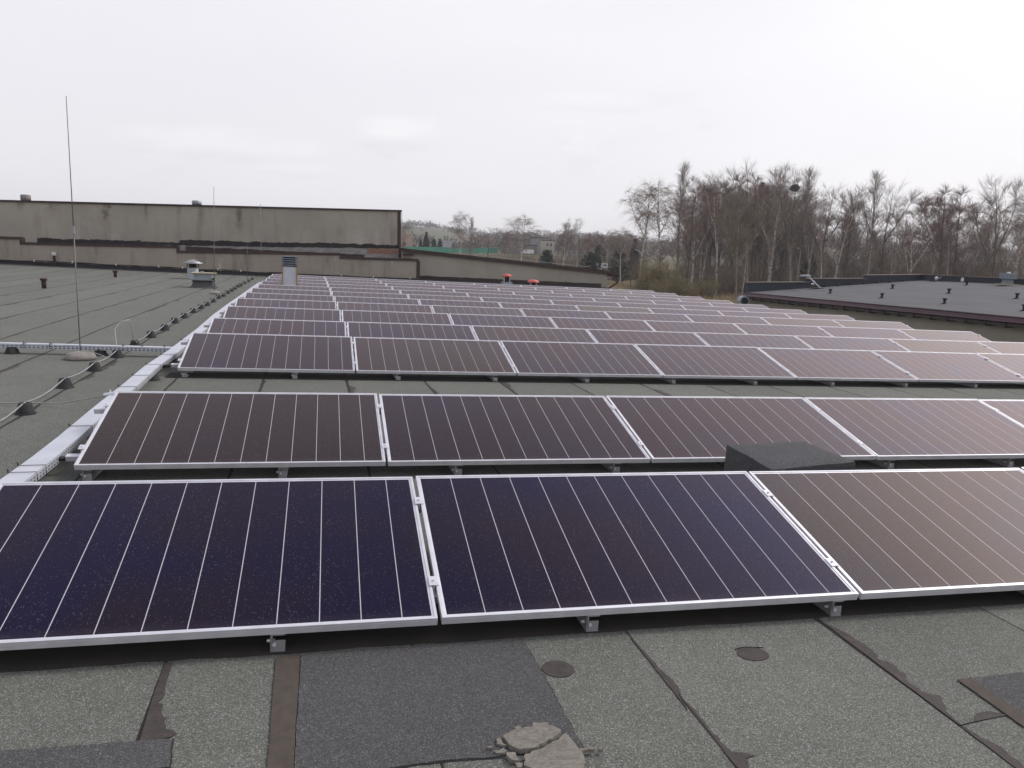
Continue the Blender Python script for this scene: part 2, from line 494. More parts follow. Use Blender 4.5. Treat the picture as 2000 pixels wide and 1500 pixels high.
# ------------------------------------------------------------------ roof surface numbers
X0 = [-1.514, -1.551, -1.614, -1.648, -1.684, -1.731, -1.761, -1.807, -1.821, -1.873, -1.899, -1.940, -1.978]
YR = [2.949, 5.271, 9.265, 11.342, 13.454, 15.583, 17.668, 19.770, 21.880, 24.020, 26.159, 28.302, 30.427]
ZR = [0.0116, 0.0368, 0.0681, 0.0794, 0.1041, 0.1136, 0.1117, 0.1123, 0.1177, 0.1211, 0.1275, 0.1347, 0.1306]
YA = [-0.0034, 0.0, 0.0036, -0.0022, -0.0007, 0.0028, -0.0003, 0.0003, -0.0015, 0.0001, -0.0003, 0.0007, 0.0007]
SX, CLR, TILT = -0.01663, 0.115, 0.25995
BACK = [(-60, 1.0), (-13.6, 0.315), (-10.6, 0.24), (-6.4, 0.145), (-3.1, 0.10), (4.5, 0.075), (9.0, -0.005), (14.1, -0.09), (30, -0.5)]


def interp(x, tab):
    if x <= tab[0][0]:
        return tab[0][1]
    for (a, b), (c, d) in zip(tab, tab[1:]):
        if x <= c:
            return b + (d - b) * (x - a) / (c - a)
    return tab[-1][1]


ZT = list(zip(YR, ZR))


def roofz(x, y):
    base = interp(min(y, 33.0), ZT) - CLR + SX * (x + 1.7)
    if y > 33.0:
        t = min(1.0, (y - 33.0) / 5.0)
        base = base * (1 - t) + interp(x, BACK) * t
    return base


# ------------------------------------------------------------------ ground and hill
GZ = -3.5
PROF = [(0, GZ), (150, GZ), (168, -3.4), (200, -1.6), (230, 0.6), (260, 1.6), (310, 2.2), (500, 6.0), (700, 15.0), (900, 25.0),
        (1300, 28.0), (3000, 10.0)]
fh = Vector((fw.x, fw.y)).normalized()


def groundz(x, y):
    d = x * fh.x + y * fh.y
    r = math.hypot(x, y)
    d = max(d, 0.75 * r) if d > 0 else 0.3 * r
    z = interp(d, PROF)
    if d > 300:
        a = math.atan2(x, y)
        k = min(1, (d - 300) / 500)
        z += k * (5.0 * math.sin(a * 9.0 + 1.3) + 3.0 * math.sin(a * 23.0) + 1.2 * math.sin(a * 61.0))
    return z


def build_ground():
    mb = MB()
    radii = [0, 20, 45, 70, 90, 105, 120, 135, 150, 165, 180, 195, 210, 225, 240, 260, 290, 330, 400, 480, 560, 640, 720, 800,
             900, 1000, 1150, 1300, 1700, 2300, 3200]
    n = 180
    vs_ = []
    for r in radii:
        for k in range(n):
            a = 2 * math.pi * k / n
            x, y = r * math.sin(a), r * math.cos(a)
            jit = 0.0 if r < 60 else 0.12 * noise.noise(Vector((x * 0.11, y * 0.11, 3)))
            vs_.append((x, y, groundz(x, y) + jit))
    fs = []
    for i in range(len(radii) - 1):
        for k in range(n):
            k2 = (k + 1) % n
            fs.append((i * n + k, (i + 1) * n + k, (i + 1) * n + k2, i * n + k2))
    mb.add(vs_, fs)
    m, t, b = pbsdf('winter_ground', (0.12, 0.09, 0.05), 0.95, 0, 0.1)
    co = t.n('ShaderNodeTexCoord').outputs['Object']
    c = t.mix(t.ramp(t.noise(co, 0.05, 5.0, 0.6), 0.38, 0.62), (0.135, 0.098, 0.055), (0.085, 0.085, 0.045))
    c = t.mix(t.ramp(t.noise(co, 0.6, 4.0, 0.65), 0.4, 0.75, 0.0, 0.6), c, (0.20, 0.155, 0.09))
    c = t.mix(t.ramp(t.noise(t.vscale(co, (0.6, 2.5, 1)), 0.009, 3.0, 0.5), 0.46, 0.54, 0.0, 0.8), c, (0.095, 0.105, 0.068))
    t.t.links.new(c, b.inputs['Base Color'])
    o = mb.build('ground', m, smooth=True)
    tag(o, 'winter field of dead grass rising to a low hill', kind='structure')


build_ground()

# paved yard beyond the hall corner
mb = MB()
c0 = Vector((27.0, 112.0))
mb.add([(15, 116, GZ + 0.03), (46, 108, GZ + 0.03), (52, 136, GZ + 0.03), (18, 146, GZ + 0.03)], [(0, 1, 2, 3)])
yard = mb.build('yard', noisy('pale_gravel', (0.42, 0.40, 0.39), (0.30, 0.285, 0.27), 0.8, 0.9))
tag(yard, 'pale gravel yard beyond the corner of the sloping hall', kind='structure')


# ------------------------------------------------------------------ the flat roof everything stands on
def build_roof():
    mb = MB()
    xs = [-45, -35, -25, -18, -14, -10, -7, -5, -3, -1.7, 0, 2, 4.5, 7, 9, 11, 13, 15.2]
    ys = [-7, -3, 0, 1.5, 2.2] + [y for y in YR] + [33.0, 34, 35, 36, 37, 38.6]
    nx = len(xs)
    vs_ = [(x, y, roofz(x, y)) for y in ys for x in xs]
    fs = [(j * nx + i, j * nx + i + 1, (j + 1) * nx + i + 1, (j + 1) * nx + i) for j in range(len(ys) - 1) for i in range(nx - 1)]
    mb.add(vs_, fs)
    # strip out to the neighbouring building
    xs2, ys2 = [15.2, 16.48], [y for y in ys if y <= 28.4]
    b = len(mb.v)
    mb.v += [(x, y, roofz(x, y)) for y in ys2 for x in xs2]
    mb.f += [(b + 2 * j, b + 2 * j + 1, b + 2 * j + 3, b + 2 * j + 2) for j in range(len(ys2) - 1)]
    o = mb.build('roof_deck', M['roof'])
    tag(o, 'flat roof of worn green grey mineral felt under the solar array', kind='structure')
    # outer walls below the roof edge
    wl = MB()
    e = [(15.2, 28.302), (15.2, 30.427), (15.2, 33.0), (15.2, 35), (15.2, 38.6)]
    for (xa, ya), (xb, yb) in zip(e, e[1:]):
        wl.add([(xa, ya, GZ - 1), (xb, yb, GZ - 1), (xb, yb, roofz(xb, yb)), (xa, ya, roofz(xa, ya))], [(0, 1, 2, 3)])
    wl.add([(15.2, 28.402, GZ - 1), (16.48, 28.402, GZ - 1), (16.48, 28.402, roofz(16.5, 28.3)), (15.2, 28.402, roofz(15.2, 28.3))], [(0, 1, 2, 3)])
    wl.build('outer_wall', M['wall_right'], o)
    # lapped strips of bare, darker felt below the front edge of the rows
    st = MB()
    rnd = random.Random(3)
    for r, (xa, xb) in ((0, (-3.2, 6.0)), (2, (-1.75, 14.0))):
        x = xa
        pts = []
        while x < xb:
            pts.append(x)
            x += 0.09
        for xa_, xb_ in zip(pts, pts[1:]):
            ya, yb = [YR[r] + 0.0 + 0.012 * noise.noise(Vector((q * 2.3, r, 0))) + 0.008 * noise.noise(Vector((q * 11, r, 4))) for q in (xa_, xb_)]
            y2 = YR[r] + 0.34
            st.add([(xa_, ya, roofz(xa_, ya) + 0.006), (xb_, yb, roofz(xb_, yb) + 0.006), (xb_, y2, roofz(xb_, y2) + 0.006), (xa_, y2, roofz(xa_, y2) + 0.006)], [(0, 1, 2, 3)])
            st.add([(xa_, ya, roofz(xa_, ya)), (xb_, yb, roofz(xb_, yb)), (xb_, yb, roofz(xb_, yb) + 0.006), (xa_, ya, roofz(xa_, ya) + 0.006)], [(0, 1, 2, 3)])
    st.build('bare_felt_strip', noisy('bare_brown_felt', (0.040, 0.034, 0.028), (0.030, 0.027, 0.024), 6, 0.9), o)
    # tar bled out of the laps close to the camera
    def smear(name, poly, mat, h=0.004):
        s = MB()
        lo = [Vector((x, y, roofz(x, y))) for x, y in poly]
        s.quadbox(lo, (0, 0, h))
        return s.build(name, mat, o)
    def ragged(x, ya, yb, wmax, seed, taper=True):
        rn = random.Random(seed)
        left, right = [], []
        n = max(6, int(abs(yb - ya) / 0.018))
        for i in range(n + 1):
            t = i / n
            y = ya + (yb - ya) * t
            xl = x - 0.004 + 0.003 * noise.noise(Vector((y * 14, seed, 0)))
            ww = wmax * (0.30 + 0.75 * max(0, 0.5 + noise.noise(Vector((y * 7.0, seed * 3.1, 1))) + 0.45 * noise.noise(Vector((y * 31, seed, 7)))))
            if taper:
                ww *= min(1, 5 * t + 0.1) * min(1, 5 * (1 - t) + 0.05)
            left.append((xl, y))
            right.append((xl + ww, y))
        return left + right[::-1]
    smear('tar_smear', [(x - 0.032, y) for x, y in ((-0.545, 2.445), (-0.50, 2.446), (-0.455, 2.452), (-0.440, 2.468), (-0.455, 2.49), (-0.478, 2.50), (-0.480, 2.52),
                        (-0.492, 2.535), (-0.488, 2.56), (-0.505, 2.585), (-0.512, 2.615), (-0.515, 2.65), (-0.537, 2.665), (-0.521, 2.69), (-0.525, 2.74),
                        (-0.53, 2.80), (-0.532, 2.93), (-0.560, 2.93), (-0.556, 2.70))], M['tar'])
    smear('tar_smear', ragged(2.215, 2.93, 2.10, 0.085, 5), M['tar'])
    smear('tar_smear', ragged(2.212, 2.07, 1.70, 0.05, 9), M['tar'])
    smear('tar_smear', ragged(1.268, 2.88, 2.34, 0.022, 12), M['tar'])
    smear('tar_smear', [(1.275, 2.10), (1.345, 2.075), (1.365, 2.06), (1.33, 2.05), (1.325, 2.03), (1.31, 1.99), (1.295, 1.93), (1.28, 1.90)], M['tar'])
    # shallow round tar spots over old fixings
    for (cx, cy, ra, rb) in ((0.880, 2.682, 0.064, 0.062), (1.725, 2.680, 0.068, 0.055)):
        ring = [(cx + ra * (1 + 0.04 * noise.noise(Vector((k * 0.9, cx, 0)))) * math.cos(k * math.pi / 14), cy + rb * math.sin(k * math.pi / 14)) for k in range(28)]
        smear('tar_spot', ring, M['tar'], 0.003)
    smear('crack', [(1.665, 2.722), (1.70, 2.738), (1.74, 2.736), (1.80, 2.722), (1.74, 2.731), (1.70, 2.732)], M['black'], 0.0045)
    smear('crack', [(2.21, 2.098), (2.40, 2.128), (2.52, 2.125), (2.40, 2.122)], M['black'], 0.0045)
    smear('tar_smear', [(2.285, 2.112), (2.33, 2.150), (2.39, 2.160), (2.43, 2.140), (2.44, 2.124), (2.35, 2.115)], M['tar'])


build_roof()


def patch_thing(name, poly, mat, h, label, cat, strip=None):
    root = empty(name, (poly[0][0], poly[0][1], roofz(*poly[0])), label, cat)
    o0 = root.location
    def worn(pl, amp=0.004):
        out = []
        for (ax, ay), (bx, by) in zip(pl, pl[1:] + pl[:1]):
            k = max(1, int(math.hypot(bx - ax, by - ay) / 0.012))
            for j in range(k):
                t = j / k
                px, py = ax + (bx - ax) * t, ay + (by - ay) * t
                out.append((px + amp * noise.noise(Vector((px * 60, py * 60, 1))) + amp * noise.noise(Vector((px * 13, py * 13, 4))),
                            py + amp * noise.noise(Vector((px * 60, py * 60, 7))) + amp * noise.noise(Vector((px * 13, py * 13, 9)))))
        return out
    poly = worn(poly)
    if strip:
        strip = worn(strip, 0.0025)
    s = MB()
    s.quadbox([Vector((x, y, roofz(x, y) + 0.002)) - o0 for x, y in poly], (0, 0, h))
    s.build('felt_sheet', mat, root)
    cx, cy = sum(p[0] for p in poly) / len(poly), sum(p[1] for p in poly) / len(poly)
    s = MB()
    ed = []
    for (x, y) in poly:
        L = math.hypot(x - cx, y - cy)
        k = 1 + (0.004 + 0.006 * max(0, noise.noise(Vector((x * 17, y * 17, 2))) + 0.2)) / L
        ed.append(Vector((cx + (x - cx) * k, cy + (y - cy) * k, 0)))
    s.quadbox([Vector((p.x, p.y, roofz(p.x, p.y) + 0.0005)) - o0 for p in ed], (0, 0, 0.0014))
    s.build('bitumen_edge', M['bitumen'], root)
    if strip:
        s = MB()
        s.quadbox([Vector((x, y, roofz(x, y) + 0.003)) - o0 for x, y in strip], (0, 0, h))
        s.build('bare_edge_strip', M['copper_brown'], root)
    return root


patch_thing('felt_patch', [(-0.098, 1.75), (-0.096, 2.925), (0.25, 2.93), (0.802, 2.942), (0.812, 2.50), (0.815, 2.189), (0.66, 2.198), (0.50, 2.190), (0.34, 2.196), (0.206, 2.186), (0.02, 2.165)][::-1][:10] + [(-0.098, 2.16)],
            M['feltdark'], 0.004, 'large dark felt patch with a bare brown edge strip before the nearest row', 'roofing patch',
            [(-0.180, 1.80), (-0.097, 1.80), (-0.100, 2.30), (-0.099, 2.92), (-0.190, 2.915), (-0.182, 2.55), (-0.176, 2.2)])
patch_thing('felt_patch', [(-1.6, 2.30), (-0.462, 2.298), (-0.470, 2.36), (-0.482, 2.444), (-0.62, 2.446), (-0.80, 2.452), (-0.973, 2.456), (-1.6, 2.47)],
            M['feltdark'], 0.003, 'dark felt patch at the bottom left corner below the grey torn tar seam', 'roofing patch')
patch_thing('felt_patch', [(2.50, 2.085), (3.6, 2.07), (3.6, 2.36), (2.79, 2.376), (2.62, 2.372), (2.515, 2.366)], M['feltdark'], 0.004,
            'dark felt patch with a lifted brown edge at the right of the bare roof', 'roofing patch',
            [(2.440, 2.05), (2.505, 2.05), (2.515, 2.372), (2.451, 2.366)])


def rubble():
    """broken slab of old screed lying on the dark patch"""
    root = empty('broken_slab', (0.66, 2.2, roofz(0.66, 2.2) + 0.006), 'broken pale grey brown slab of old screed lying on the dark felt patch', 'rubble')
    rnd = random.Random(4)
    pieces = [
        [(0.690, 2.335), (0.735, 2.318), (0.728, 2.300), (0.672, 2.300)],
        [(0.560, 2.265), (0.600, 2.290), (0.660, 2.296), (0.735, 2.296), (0.765, 2.255), (0.745, 2.235), (0.660, 2.190), (0.600, 2.185), (0.575, 2.215)],
        [(0.560, 2.275), (0.555, 2.258), (0.572, 2.225), (0.540, 2.235), (0.545, 2.265)],
        [(0.775, 2.250), (0.790, 2.190), (0.800, 2.120), (0.780, 2.060), (0.640, 2.060), (0.600, 2.110), (0.612, 2.165), (0.670, 2.180), (0.755, 2.230)],
        [(0.522, 2.205), (0.555, 2.215), (0.566, 2.198), (0.540, 2.188)],
        [(0.556, 2.185), (0.590, 2.178), (0.585, 2.140), (0.562, 2.150)],
        [(0.795, 2.170), (0.845, 2.160), (0.840, 2.150), (0.800, 2.152)],
        [(0.610, 2.312), (0.632, 2.322), (0.640, 2.308), (0.622, 2.301)], [(0.500, 2.225), (0.515, 2.232), (0.519, 2.222), (0.506, 2.216)],
        [(0.575, 2.132), (0.594, 2.128), (0.590, 2.108), (0.572, 2.112)], [(0.655, 2.302), (0.667, 2.306), (0.668, 2.299), (0.660, 2.2985)],
        [(0.858, 2.155), (0.868, 2.158), (0.872, 2.150), (0.862, 2.147)],
    ]
    mat = noisy('crumbling_screed', (0.25, 0.232, 0.198), (0.165, 0.152, 0.13), 34, 0.95, bump=0.8, bscale=60, stretch=(1, 2.2, 1))
    for i, pl in enumerate(pieces):
        s = MB()
        h = 0.008 + 0.006 * rnd.random() + (0.006 if i in (1, 3) else 0)
        # jagged outline
        out = []
        for (ax, ay), (bx, by) in zip(pl, pl[1:] + pl[:1]):
            k = max(2, int(math.hypot(bx - ax, by - ay) / 0.014))
            for j in range(k):
                t = j / k
                out.append((ax + (bx - ax) * t + rnd.uniform(-.004, .004), ay + (by - ay) * t + rnd.uniform(-.004, .004)))
        cx, cy = sum(p[0] for p in out) / len(out), sum(p[1] for p in out) / len(out)
        n = len(out)
        tilt = rnd.uniform(-0.04, 0.04)
        vs_ = [(x - 0.66, y - 2.2, 0) for x, y in out]
        vs_ += [((x - cx) * 0.985 + cx - 0.66, (y - cy) * 0.985 + cy - 2.2, h + tilt * (x - cx)) for x, y in out]
        fs = [(j, (j + 1) % n, n + (j + 1) % n, n + j) for j in range(n)] + [tuple(range(n, 2 * n)), tuple(range(n - 1, -1, -1))]
        s.add(vs_, fs)
        s.build('fragment', mat, root)


rubble()

# ------------------------------------------------------------------ solar panels
ORD = ['first', 'second', 'third', 'fourth', 'fifth', 'sixth', 'seventh', 'eighth', 'ninth', 'tenth', 'eleventh', 'twelfth', 'thirteenth']
ROWNAME = ['nearest row', 'second row from the front', 'third row beyond the bare aisle'] + \
    ['%s row from the front' % ORD[i] for i in range(3, 12)] + ['farthest row by the back wall']


def panel_frame():
    mb = MB()
    # ring with a lower inner lip, plus grooved outer sides; local origin = lower left corner of the top face
    def ring(a, b, za, zb, zt):
        """rectangular ring between inset a and inset b, outer height za, inner height zb, underside zt"""
        o_ = [(a, a), (PW - a, a), (PW - a, PL - a), (a, PL - a)]
        i_ = [(b, b), (PW - b, b), (PW - b, PL - b), (b, PL - b)]
        vs_ = [(x, y, za) for x, y in o_] + [(x, y, zb) for x, y in i_] + [(x, y, zt) for x, y in o_] + [(x, y, zt) for x, y in i_]
        fs = []
        for k in range(4):
            k2 = (k + 1) % 4
            fs += [(k, k2, 4 + k2, 4 + k), (8 + k2, 8 + k, 12 + k, 12 + k2), (8 + k, 8 + k2, k2, k), (4 + k, 4 + k2, 12 + k2, 12 + k)]
        mb.add(vs_, fs)
    ring(0.0, 0.012, 0.0, 0.0, -0.009)
    ring(0.0120, FR + 0.001, -0.0035, -0.0045, -0.012)
    ring(0.0018, 0.012, -0.009, -0.009, -0.0115)
    ring(0.0, 0.012, -0.0115, -0.0115, -0.0195)
    ring(0.0018, 0.012, -0.0195, -0.0195, -0.0215)
    ring(0.0, 0.030, -0.0215, -0.0215, -PTH)
    return mb


proto_frame = panel_frame().build('frame', M['alu'])
gmesh = MB()
gmesh.add([(0, 0, 0), (GW, 0, 0), (GW, GL, 0), (0, GL, 0)], [(0, 1, 2, 3)])
glasses = []
for key in ('glass_blue', 'glass_plum', 'glass_brown'):
    g = gmesh.build('glass', M[key])
    g.location = (FR, FR, -0.005)
    # back sheet gives the laminate its thickness
    glasses.append(g)
TINT = ['blue violet', 'dark plum', 'brownish']
NOTINT = 'dark'
VIS = [4, 6, 8, 8, 8, 8, 8, 8, 8, 8, 8, 8, 8]
CHOICE = {0: [0, 0, 2, 2], 1: [2, 1, 1, 1, 1, 2], 2: [1, 2, 1, 1, 1, 1, 2, 2], 3: [1, 1, 2, 1, 1, 1, 2, 2], 4: [1, 1, 1, 1, 1, 1, 1, 2]}
rp = random.Random(21)
used_frame = False
used_glass = [False] * 3


def slope_basis(r):
    ex = Vector((1, YA[r], SX)).normalized()
    ny = Vector((0, math.cos(TILT), math.sin(TILT)))
    ez = ex.cross(ny).normalized()
    ey = ez.cross(ex)
    return Matrix((ex, ey, ez)).transposed()


for r in range(13):
    rot = slope_basis(r)
    for k in range(VIS[r]):
        X = X0[r] + k * (PW + PGAP)
        pos = Vector((X, YR[r] + YA[r] * (X + 1.7), ZR[r] + SX * (X + 1.7)))
        g = CHOICE[r][k] if r in CHOICE else rp.choice([1, 1, 1, 1, 1, 2])
        if k == 0:
            place = 'leftmost'
        elif k == 7:
            place = 'rightmost'
        else:
            place = '%s from the left' % ORD[k]
        lab = '%s solar panel, %s, in the %s' % (TINT[g] if r < 2 else NOTINT, place, ROWNAME[r])
        root = empty('solar_panel', pos, lab, 'solar panel', 'solar panels mounted in rows on the flat roof')
        jr = Matrix.Rotation(rp.uniform(-0.0025, 0.0025), 3, 'X') @ Matrix.Rotation(rp.uniform(-0.002, 0.002), 3, 'Y')
        root.rotation_euler = (rot @ jr).to_euler()
        if not used_frame:
            fo, used_frame = proto_frame, True
        else:
            fo = proto_frame.copy()
            COL.objects.link(fo)
        fo.parent = root
        if not used_glass[g]:
            go, used_glass[g] = glasses[g], True
        else:
            go = glasses[g].copy()
            COL.objects.link(go)
        go.parent = root

# ------------------------------------------------------------------ mounting frames, one per row
RAIL_F = (0.175, 0.80)
bm_ = MB()           # tilted support: base channel on the roof, sloping channel, rear post, bolt
ct, st_ = math.cos(TILT), math.sin(TILT)
bm_.box(-0.028, -0.024, 0.0, 1.06, -0.115, -0.040)
bm_.box(-0.024, 0.028, 0.0, 1.06, -0.115, -0.111)
bm_.box(-0.024, 0.028, 0.004, 0.008, -0.111, -0.066)
sl = [(y * ct, y * st_ - 0.0365) for y in (-0.005, 1.09)]
for x0_, x1_, d0, d1 in ((-0.0235, 0.030, -0.004, 0.0), (-0.0235, -0.0195, -0.040, -0.004)):
    a = [(x0_, sl[0][0], sl[0][1] + d1), (x1_, sl[0][0], sl[0][1] + d1), (x1_, sl[1][0], sl[1][1] + d1), (x0_, sl[1][0], sl[1][1] + d1)]
    bm_.quadbox(a, (0, 0, d0 - d1))
bm_.box(-0.034, -0.010, 1.0, 1.04, -0.112, 1.02 * st_ - 0.085)
bolt_ = MB()
bolt_.tube([(-0.042, 0.03, -0.078), (-0.010, 0.03, -0.078)], 0.007, 8)
bolt_.tube([(-0.012, 0.003, -0.080), (-0.012, -0.006, -0.080)], 0.008, 6)
br0 = bm_.build('support_bracket', M['alu_dull'])
bo0 = bolt_.build('bolt', M['alu'], br0)
cl_ = MB()
cl_.box(-0.020, 0.020, -0.030, 0.030, 0.0012, 0.0050)
cl_.box(-0.0035, 0.0035, -0.030, 0.030, -0.035, 0.0012)
cl_.tube([(0, 0, 0.005), (0, 0, 0.013)], 0.0065, 6)
clamp0 = cl_.build('panel_clamp', M['alu'])
ub = [False, False]
for r in range(13):
    rot = slope_basis(r)
    n = VIS[r]
    length = n * (PW + PGAP)
    pos = Vector((X0[r], YR[r] + YA[r] * (X0[r] + 1.7), ZR[r] + SX * (X0[r] + 1.7)))
    where = {0: 'nearest row of panels, feet on the bare roof in front', 1: 'second row of panels', 2: 'third row of panels, along the bare roof aisle'}.get(r, '%s row of panels from the front' % ORD[r])
    root = empty('mounting_frame', pos, 'aluminium mounting frame under the %s' % where, 'mounting frame', 'mounting frames under the panel rows')
    root.rotation_euler = rot.to_euler()
    for f_ in RAIL_F:
        rl = MB()
        y = f_ * PL
        z1 = -PTH - 0.0015
        rl.box(-0.10, length + 0.08, y - 0.02, y + 0.02, z1 - 0.036, z1)
        ro = rl.build('mounting_rail', M['alu'], root)
    nb = int((length + 0.05) / 1.2) + 1
    for i in range(nb):
        if not ub[0]:
            b_, ub[0] = br0, True
        else:
            b_ = br0.copy()
            COL.objects.link(b_)
            if r < 3:
                q = bo0.copy()
                COL.objects.link(q)
                q.parent = b_
        b_.parent = root
        b_.matrix_parent_inverse = Matrix.Identity(4)
        b_.location = (0.07 + 1.2 * i + (0.06 if r == 0 else 0) + (0.10 if r == 0 and i > 1 else 0), 0.012, 0)
        b_.rotation_euler = (-TILT, 0, 0)
    for k in range(n + 1):
        for f_ in (0.205, 0.785):
            if not ub[1]:
                c_, ub[1] = clamp0, True
            else:
                c_ = clamp0.copy()
                COL.objects.link(c_)
            c_.parent = root
            c_.location = (k * (PW + PGAP) - PGAP / 2 + rp.uniform(-.001, .001), f_ * PL + rp.uniform(-.008, .008), 0)

# ------------------------------------------------------------------ felt covered curb between the first two rows
cb = MB()
zt = 0.232
bz = [roofz(2.7, 4.1) - 0.01] * 4
base = [(2.625, 4.055), (3.255, 4.10), (3.265, 4.70), (2.640, 4.665)]
top = [(2.640, 4.070, zt - 0.008), (3.250, 4.115, zt + 0.014), (3.255, 4.685, zt + 0.006), (2.650, 4.650, zt + 0.004)]
n_ = 9
vs_, fs = [], []
for j in range(n_ + 1):
    for i in range(n_ + 1):
        u, v = i / n_, j / n_
        p = (Vector(top[0]) * (1 - u) * (1 - v) + Vector(top[1]) * u * (1 - v) + Vector(top[2]) * u * v + Vector(top[3]) * (1 - u) * v)
        edge = min(u, 1 - u, v, 1 - v)
        p.z -= 0.010 * max(0, 1 - edge * 8) ** 2
        p.z += 0.008 * noise.noise(Vector((u * 3, v * 3, 2)))
        vs_.append(tuple(p))
fs = [(j * (n_ + 1) + i, j * (n_ + 1) + i + 1, (j + 1) * (n_ + 1) + i + 1, (j + 1) * (n_ + 1) + i) for j in range(n_) for i in range(n_)]
ringi = [i for i in range(n_)] + [j * (n_ + 1) + n_ for j in range(n_)] + [n_ * (n_ + 1) + i for i in range(n_, 0, -1)] + [j * (n_ + 1) for j in range(n_, 0, -1)]
k0 = len(vs_)
for q, idx in enumerate(ringi):
    t = q / len(ringi) * 4
    a, b_ = base[int(t) % 4], base[(int(t) + 1) % 4]
    f_ = t - int(t)
    bx, by = a[0] + (b_[0] - a[0]) * f_, a[1] + (b_[1] - a[1]) * f_
    vs_.append((bx, by, roofz(bx, by) - 0.01))
for q in range(len(ringi)):
    q2 = (q + 1) % len(ringi)
    fs.append((ringi[q2], ringi[q], k0 + q, k0 + q2))
cb.add(vs_, fs)
curb = empty('roof_curb', (2.94, 4.37, roofz(2.94, 4.37)), 'low charcoal felt covered roof block between the two nearest panel rows', 'roof hatch')
co_ = cb.build('felt_cover', M['feltcap'], curb, smooth=True)
co_.location = -curb.location
mo = co_.modifiers.new('edge', 'EDGE_SPLIT')
mo.split_angle = R(50)
ck = MB()
ck.tube([(3.02, 4.40, zt + 0.001), (3.06, 4.33, zt - 0.001), (3.10, 4.28, zt - 0.002), (3.11, 4.22, zt - 0.003), (3.095, 4.13, zt - 0.009)], 0.0028, 5)
cc = ck.build('crack', M['black'], curb)
cc.location = -curb.location

# ------------------------------------------------------------------ cable trays on rubber feet
def perforated(name):
    m, t, b = pbsdf(name, (0.5, 0.52, 0.57), 0.45, 0.35)
    co = t.n('ShaderNodeTexCoord').outputs['UV']
    x, y, z = t.sep(co)
    fx = t.math('FRACT', t.math('DIVIDE', x, 0.05))
    a = t.math('LESS_THAN', fx, 0.52)
    row = t.math('FRACT', t.math('DIVIDE', y, 0.024))
    bb = t.math('LESS_THAN', t.math('ABSOLUTE', t.math('SUBTRACT', row, 0.5)), 0.24)
    h = t.math('MULTIPLY', a, bb)
    c = t.mix(h, (0.50, 0.52, 0.57), (0.02, 0.02, 0.022))
    t.t.links.new(c, b.inputs['Base Color'])
    t.t.links.new(t.math('MULTIPLY', t.math('SUBTRACT', 1.0, h), 0.35), b.inputs['Metallic'])
    return m


M['perf'] = perforated('perforated_tray_side')


def tray(path, width, z_off, h, label, name='cable_tray'):
    root = empty(name, (path[0][0], path[0][1], roofz(*path[0])), label, 'cable tray')
    o0 = root.location
    P = [Vector((x, y, roofz(x, y) + z_off)) for x, y in path]
    N = []
    for i in range(len(P)):
        t = (P[min(i + 1, len(P) - 1)] - P[max(i - 1, 0)]).normalized()
        N.append(Vector((t.y, -t.x, 0)).normalized())
    lid = MB()
    for i in range(len(P) - 1):
        a, b = P[i], P[i + 1]
        na, nb = N[i] * (width / 2 + 0.004), N[i + 1] * (width / 2 + 0.004)
        lid.quadbox([a - na - o0, a + na - o0, b + nb - o0, b - nb - o0], (0, 0, 0.005))
        for s in (-1, 1):
            lid.quadbox([a + s * na - o0 - s * N[i] * .002, a + s * na - o0, b + s * nb - o0, b + s * nb - o0 - s * N[i + 1] * .002], (0, 0, -0.014))
    lid.build('tray_lid', M['tray'], root)
    sd = MB()
    uv = []
    dist = 0
    for i in range(len(P) - 1):
        a, b = P[i], P[i + 1]
        L = (b - a).length
        for s in (-1, 1):
            na, nb = N[i] * (s * width / 2), N[i + 1] * (s * width / 2)
            q = [a + na - o0 - Vector((0, 0, h)), b + nb - o0 - Vector((0, 0, h)), b + nb - o0, a + na - o0]
            sd.add(q, [(0, 1, 2, 3)])
            uv += [(dist, 0), (dist + L, 0), (dist + L, h), (dist, h)]
        q = [a - N[i] * width / 2 - o0, a + N[i] * width / 2 - o0, b + N[i + 1] * width / 2 - o0, b - N[i + 1] * width / 2 - o0]
        sd.add([p - Vector((0, 0, h)) for p in q], [(0, 1, 2, 3)])
        uv += [(dist, 0.0)] * 4
        dist += L
    so = sd.build('tray_side', M['perf'], root)
    ul = so.data.uv_layers.new(name='UVMap')
    for i, l in enumerate(so.data.loops):
        ul.data[i].uv = uv[i]
    return root, P, N, o0


def cone_mesh():
    mb = MB()
    mb.lathe([(0.084, 0.0), (0.084, 0.007), (0.074, 0.011), (0.050, 0.092), (0.046, 0.097), (0.028, 0.097), (0.026, 0.088)], n=18)
    return mb


main_path = [(-1.79, 4.30), (-1.76, 4.87), (-1.755, 5.4), (-1.765, 5.95), (-1.80, 6.9), (-1.815, 7.5), (-1.83, 8.1), (-1.87, 9.2), (-1.865, 10.4), (-1.88, 11.3), (-1.90, 13.1), (-1.99, 15.7), (-2.06, 18.5),
             (-2.12, 22.0), (-2.2, 26.0), (-2.26, 30.0)]
tr, TP, TN, o0 = tray(main_path, 0.135, 0.135, 0.055, 'long galvanised cable tray running back along the left ends of the panel rows')


def ties(root, o0, pts):
    s = MB()
    for p, n, wd, h in pts:
        q = [p - n * (wd / 2 + 0.010) + Vector((0, 0, -h)), p - n * (wd / 2 + 0.010) + Vector((0, 0, 0.009)), p + n * (wd / 2 + 0.010) + Vector((0, 0, 0.009)),
             p + n * (wd / 2 + 0.010) + Vector((0, 0, -h))]
        s = MB()
        s.tube([v - o0 for v in q], 0.0022, 5)
        s.tube([q[1] - o0, q[1] - o0 + Vector((0, 0, 0.02))], 0.004, 4)
        s.build('cable_tie', M['black'], root)


